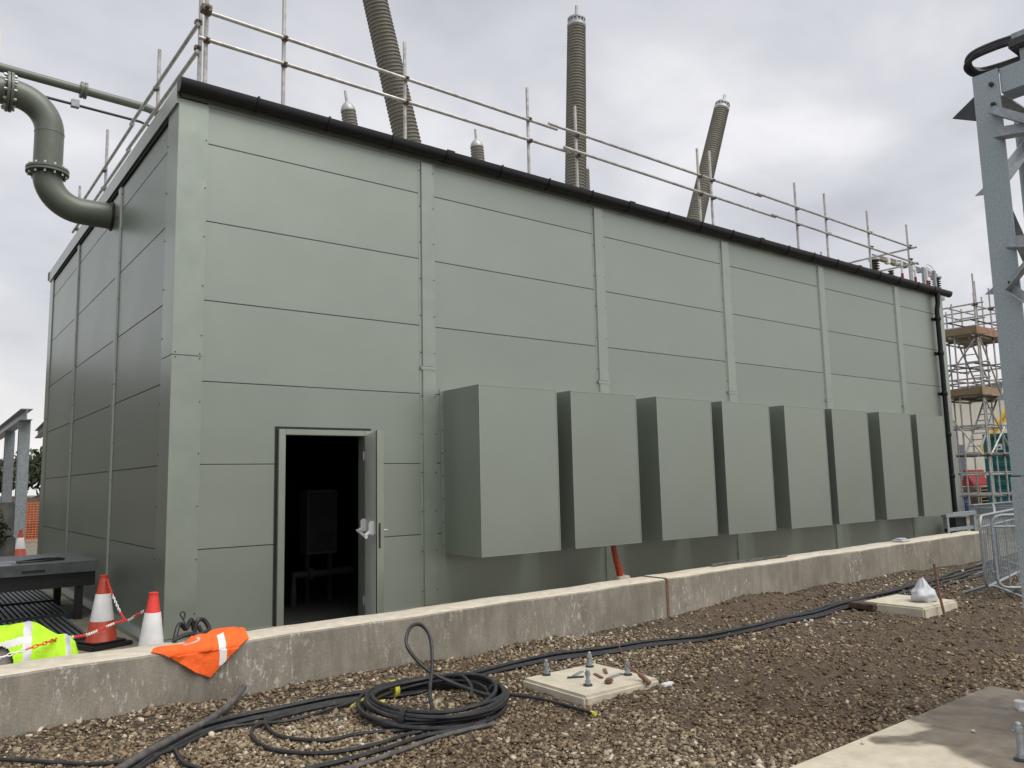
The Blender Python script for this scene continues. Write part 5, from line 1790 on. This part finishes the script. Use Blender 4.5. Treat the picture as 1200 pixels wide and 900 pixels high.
# teal container
ct = thing('shipping_container', (32.3, 3.6, -.35), 'teal shipping container with a small white sticker past the scaffold tower', 'container')
CX0, CX1, CY0, CY1, CZ0, CZ1 = 30.6, 36.6, 1.0, 3.42, -.45, 2.62
q = MB(); q.box(CX0 + .12, CX1, CY0 + .05, CY1 - .05, CZ0 + .12, CZ1 - .04); q.build('body', 'teal', ct)
for (y0, y1) in ((CY0, CY0 + .12), (CY1 - .12, CY1)):
    q = MB(); q.box(CX0, CX0 + .12, y0, y1, CZ0, CZ1); q.build('corner_post', 'teal', ct)
q = MB(); q.box(CX0 - .005, CX0 + .119, CY0 + .121, CY1 - .121, CZ1 - .14, CZ1); q.build('header', 'teal', ct)
q = MB(); q.box(CX0 - .005, CX0 + .119, CY0 + .121, CY1 - .121, CZ0, CZ0 + .14); q.build('sill', 'teal', ct)
for k in range(7):
    z = CZ0 + .32 + k * .36
    q = MB(); q.prism([(z, CX0 + .119), (z + .06, CX0 + .07), (z + .20, CX0 + .07), (z + .26, CX0 + .119)], lambda a, b, c: (b, c, a), CY0 + .3, CY1 - .3); q.build('door_rib', 'teal', ct)
n = 20
for k in range(n):
    x = CX0 + .25 + k * .29
    q = MB(); q.prism([(x, CY0 + .049), (x + .05, CY0 + .015), (x + .15, CY0 + .015), (x + .20, CY0 + .049)], lambda a, b, c: (a, b, c), CZ0 + .16, CZ1 - .10); q.build('side_rib', 'teal', ct)
for y in (2.0, 2.5):
    q = MB(); q.tube([(CX0 + .04, y, CZ0 + .1), (CX0 + .04, y, CZ1 - .1)], .022, 8); q.build('lock_rod', 'teal', ct)
q = MB(); q.box(CX0 + .060, CX0 + .066, 2.78, 2.99, 2.0, 2.22); st_ = q.build('sticker', 'white_plastic', ct)
q = MB(); q.box(CX0 + .054, CX0 + .0595, 2.85, 2.93, 2.06, 2.12); q.build('sticker_mark', 'black', st_)

# yellow telescopic boom that shows over the container
bm_ = thing('telehandler', (47, 9.9, -.64), 'yellow telescopic handler with its boom raised beyond the container', 'telehandler')
q = MB(); ibeam(q, (46.2, 9.8, 2.4), (48.4, 7.5, 6.8), .55, .45, .15); q.build('boom', 'yellow_plant', bm_)
q = MB(); q.box(46.6, 49.0, 7.3, 9.35, .6, 2.6); q.build('body', 'yellow_plant', bm_, bevel=.08)
q = MB(); q.box(46.9, 48.0, 7.4, 8.2, 2.61, 3.3); q.build('cab', 'glass', bm_, bevel=.06)
for x in (47.0, 48.6):
    for y in (7.1, 9.55):
        q = MB(); q.lathe([(.3, -.2), (.58, -.18), (.6, 0), (.58, .18), (.3, .2)], (x, y, -.04), (0, 1, 0), 20); q.build('wheel', 'black', bm_)

# cream warehouse
wh = thing('warehouse', (105, 15, -.64), 'large pale cream warehouse far behind the scaffold tower', 'warehouse')
q = MB(); q.box(92, 150, -40, 48, -.64, 9.3); q.build('wall', 'cream_clad', wh)
q = MB(); q.prism([(-40.5, 9.31), (4, 12.2), (48.5, 9.31)], lambda a, b, c: (c, a, b), 91.6, 150.4); q.build('roof', 'grey_roof', wh)
for k in range(10):
    y = -34 + k * 8
    q = MB(); q.box(91.93, 91.99, y, y + 3, .4, 4.2); q.build('door', 'grey_roof', wh)
for k in range(22):
    q = MB(); q.box(91.94, 91.985, -39.5 + k * 4, -39.35 + k * 4, -.64, 9.2); q.build('wall_rib', 'cream_clad', wh)

# site fence, red barriers and plant beyond the building end
for k, (x, y) in enumerate(((26.2, -.4), (27.8, .5))):
    t_ = thing('mesh_fence_panel', (x + .9, y + .6, FZ), 'temporary mesh fence panel ' + ['nearest the scaffold tower foot', 'nearest the teal container'][k], 'fence', 'temporary fence panels')
    a, b = Vector((x, y, 0)), Vector((x + 1.5, y + 1.1, 0))
    fr__ = [(a.x, a.y, FZ + .1), (a.x, a.y, 1.35), (b.x, b.y, 1.35), (b.x, b.y, FZ + .1), (a.x, a.y, FZ + .1)]
    q = MB()
    for p0, p1 in zip(fr__, fr__[1:]): q.tube([p0, p1], .025, 8)
    q.build('frame', 'galv', t_)
    s = MB()
    for i in range(1, 16):
        p = a.lerp(b, i / 16); s.tube([(p.x, p.y, FZ + .1), (p.x, p.y, 1.35)], .006, 4)
    for i in range(1, 9):
        z = FZ + .1 + i * .2; s.tube([(a.x, a.y, z), (b.x, b.y, z)], .006, 4)
    tag(s.build('wire_mesh', 'galv', t_), kind='stuff')
    for p in (a, b):
        q = MB(); q.box(p.x - .3, p.x + .3, p.y - .1, p.y + .1, FZ, FZ + .14); q.build('foot', 'black', t_, bevel=.02)
for k, (x, y, m_, cn) in enumerate(((38.0, 6.9, 'red_plastic', 'red plastic water barrier'), (36.4, 6.9, 'blue_plastic', 'blue plastic drum'), (40.2, 6.6, 'red_plastic', 'red plastic crate stacked'))):
    if k == 1:
        q = MB(); q.lathe([(.36, 0), (.38, .04), (.38, .36), (.395, .40), (.38, .44), (.38, .62), (.395, .66), (.38, .70), (.38, .8), (.34, .84)], (x, y, FZ), seg=20)
        tag(q.build('drum', m_, org=(x, y, FZ)), cn + ' standing beside the red barrier beyond the scaffold', 'drum')
    elif k == 0:
        q = MB(); q.prism([(-.28, 0), (.28, 0), (.28, .14), (.12, .4), (.10, .75), (-.10, .75), (-.12, .4), (-.28, .14)], lambda a, b, c: (x + c, y + a, .53 + b), -.9, .9)
        o = q.build('water_barrier', m_, org=(x, y, .53), bevel=.03); tag(o, cn + ' on pallets beyond the scaffold tower', 'barrier')
    else:
        q = MB(); q.box(x - .6, x + .6, y - .4, y + .4, FZ, 1.15)
        o = q.build('crate', m_, org=(x, y, FZ), bevel=.03); tag(o, cn + ' next to the teal container', 'crate')
        for z in (-.2, .25, .7):
            q = MB(); q.box(x - .62, x + .62, y - .42, y + .42, z, z + .06); q.build('rim', m_, o)
pl0 = thing('pallet_stack', (38, 6.9, FZ), 'grey pallet stack under the red plastic barrier', 'pallets')
for k in range(7):
    for yy in (-.5, -.25, 0, .25, .5):
        q = MB(); q.box(37.0, 39.0, 6.9 + yy - .09, 6.9 + yy + .09, FZ + .11 + k * .16, FZ + .135 + k * .16); q.build('slat', 'timber', pl0)
    for xx in (37.1, 38, 38.9):
        q = MB(); q.box(xx - .06, xx + .06, 6.32, 7.48, FZ + .0 + k * .16 + .002, FZ + .108 + k * .16); q.build('bearer', 'timber', pl0)
# grey transformer gear behind the scaffold
gv = thing('switch_gear_unit', (33, 6.5, FZ), 'grey electrical plant with cooling fins beyond the scaffold tower', 'electrical plant')
q = MB(); q.box(31.4, 34.0, 5.8, 7.6, FZ, 3.4); q.build('tank', 'grey_cab', gv, bevel=.05)
for k in range(9):
    q = MB(); q.box(31.0, 31.39, 5.9 + k * .19, 5.96 + k * .19, .4, 3.0); q.build('fin', 'grey_cab', gv)
for k in range(3):
    insul(32 + k * .7, 6.6, 3.4, 8, .14, gv, 'alu')
q = MB(); q.tube([(31.6, 6.9, 3.9), (33.8, 6.9, 3.9)], .22, 16); q.build('conservator', 'grey_cab', gv)
sk = thing('timber_skip', (30.5, 6.0, FZ), 'tan earth filled skip wall beyond the scaffold tower', 'skip')
q = MB(); q.prism([(27.2, 1.05), (31.0, 1.05), (31.4, 1.9), (26.8, 1.9)], lambda a, b, c: (a, c, b), 5.2, 7.0); q.build('hopper', 'timber', sk, bevel=.03)
for x in (27.6, 30.6):
    q = MB(); q.box(x - .15, x + .15, 5.3, 6.9, FZ, 1.04); q.build('leg', 'galv', sk)
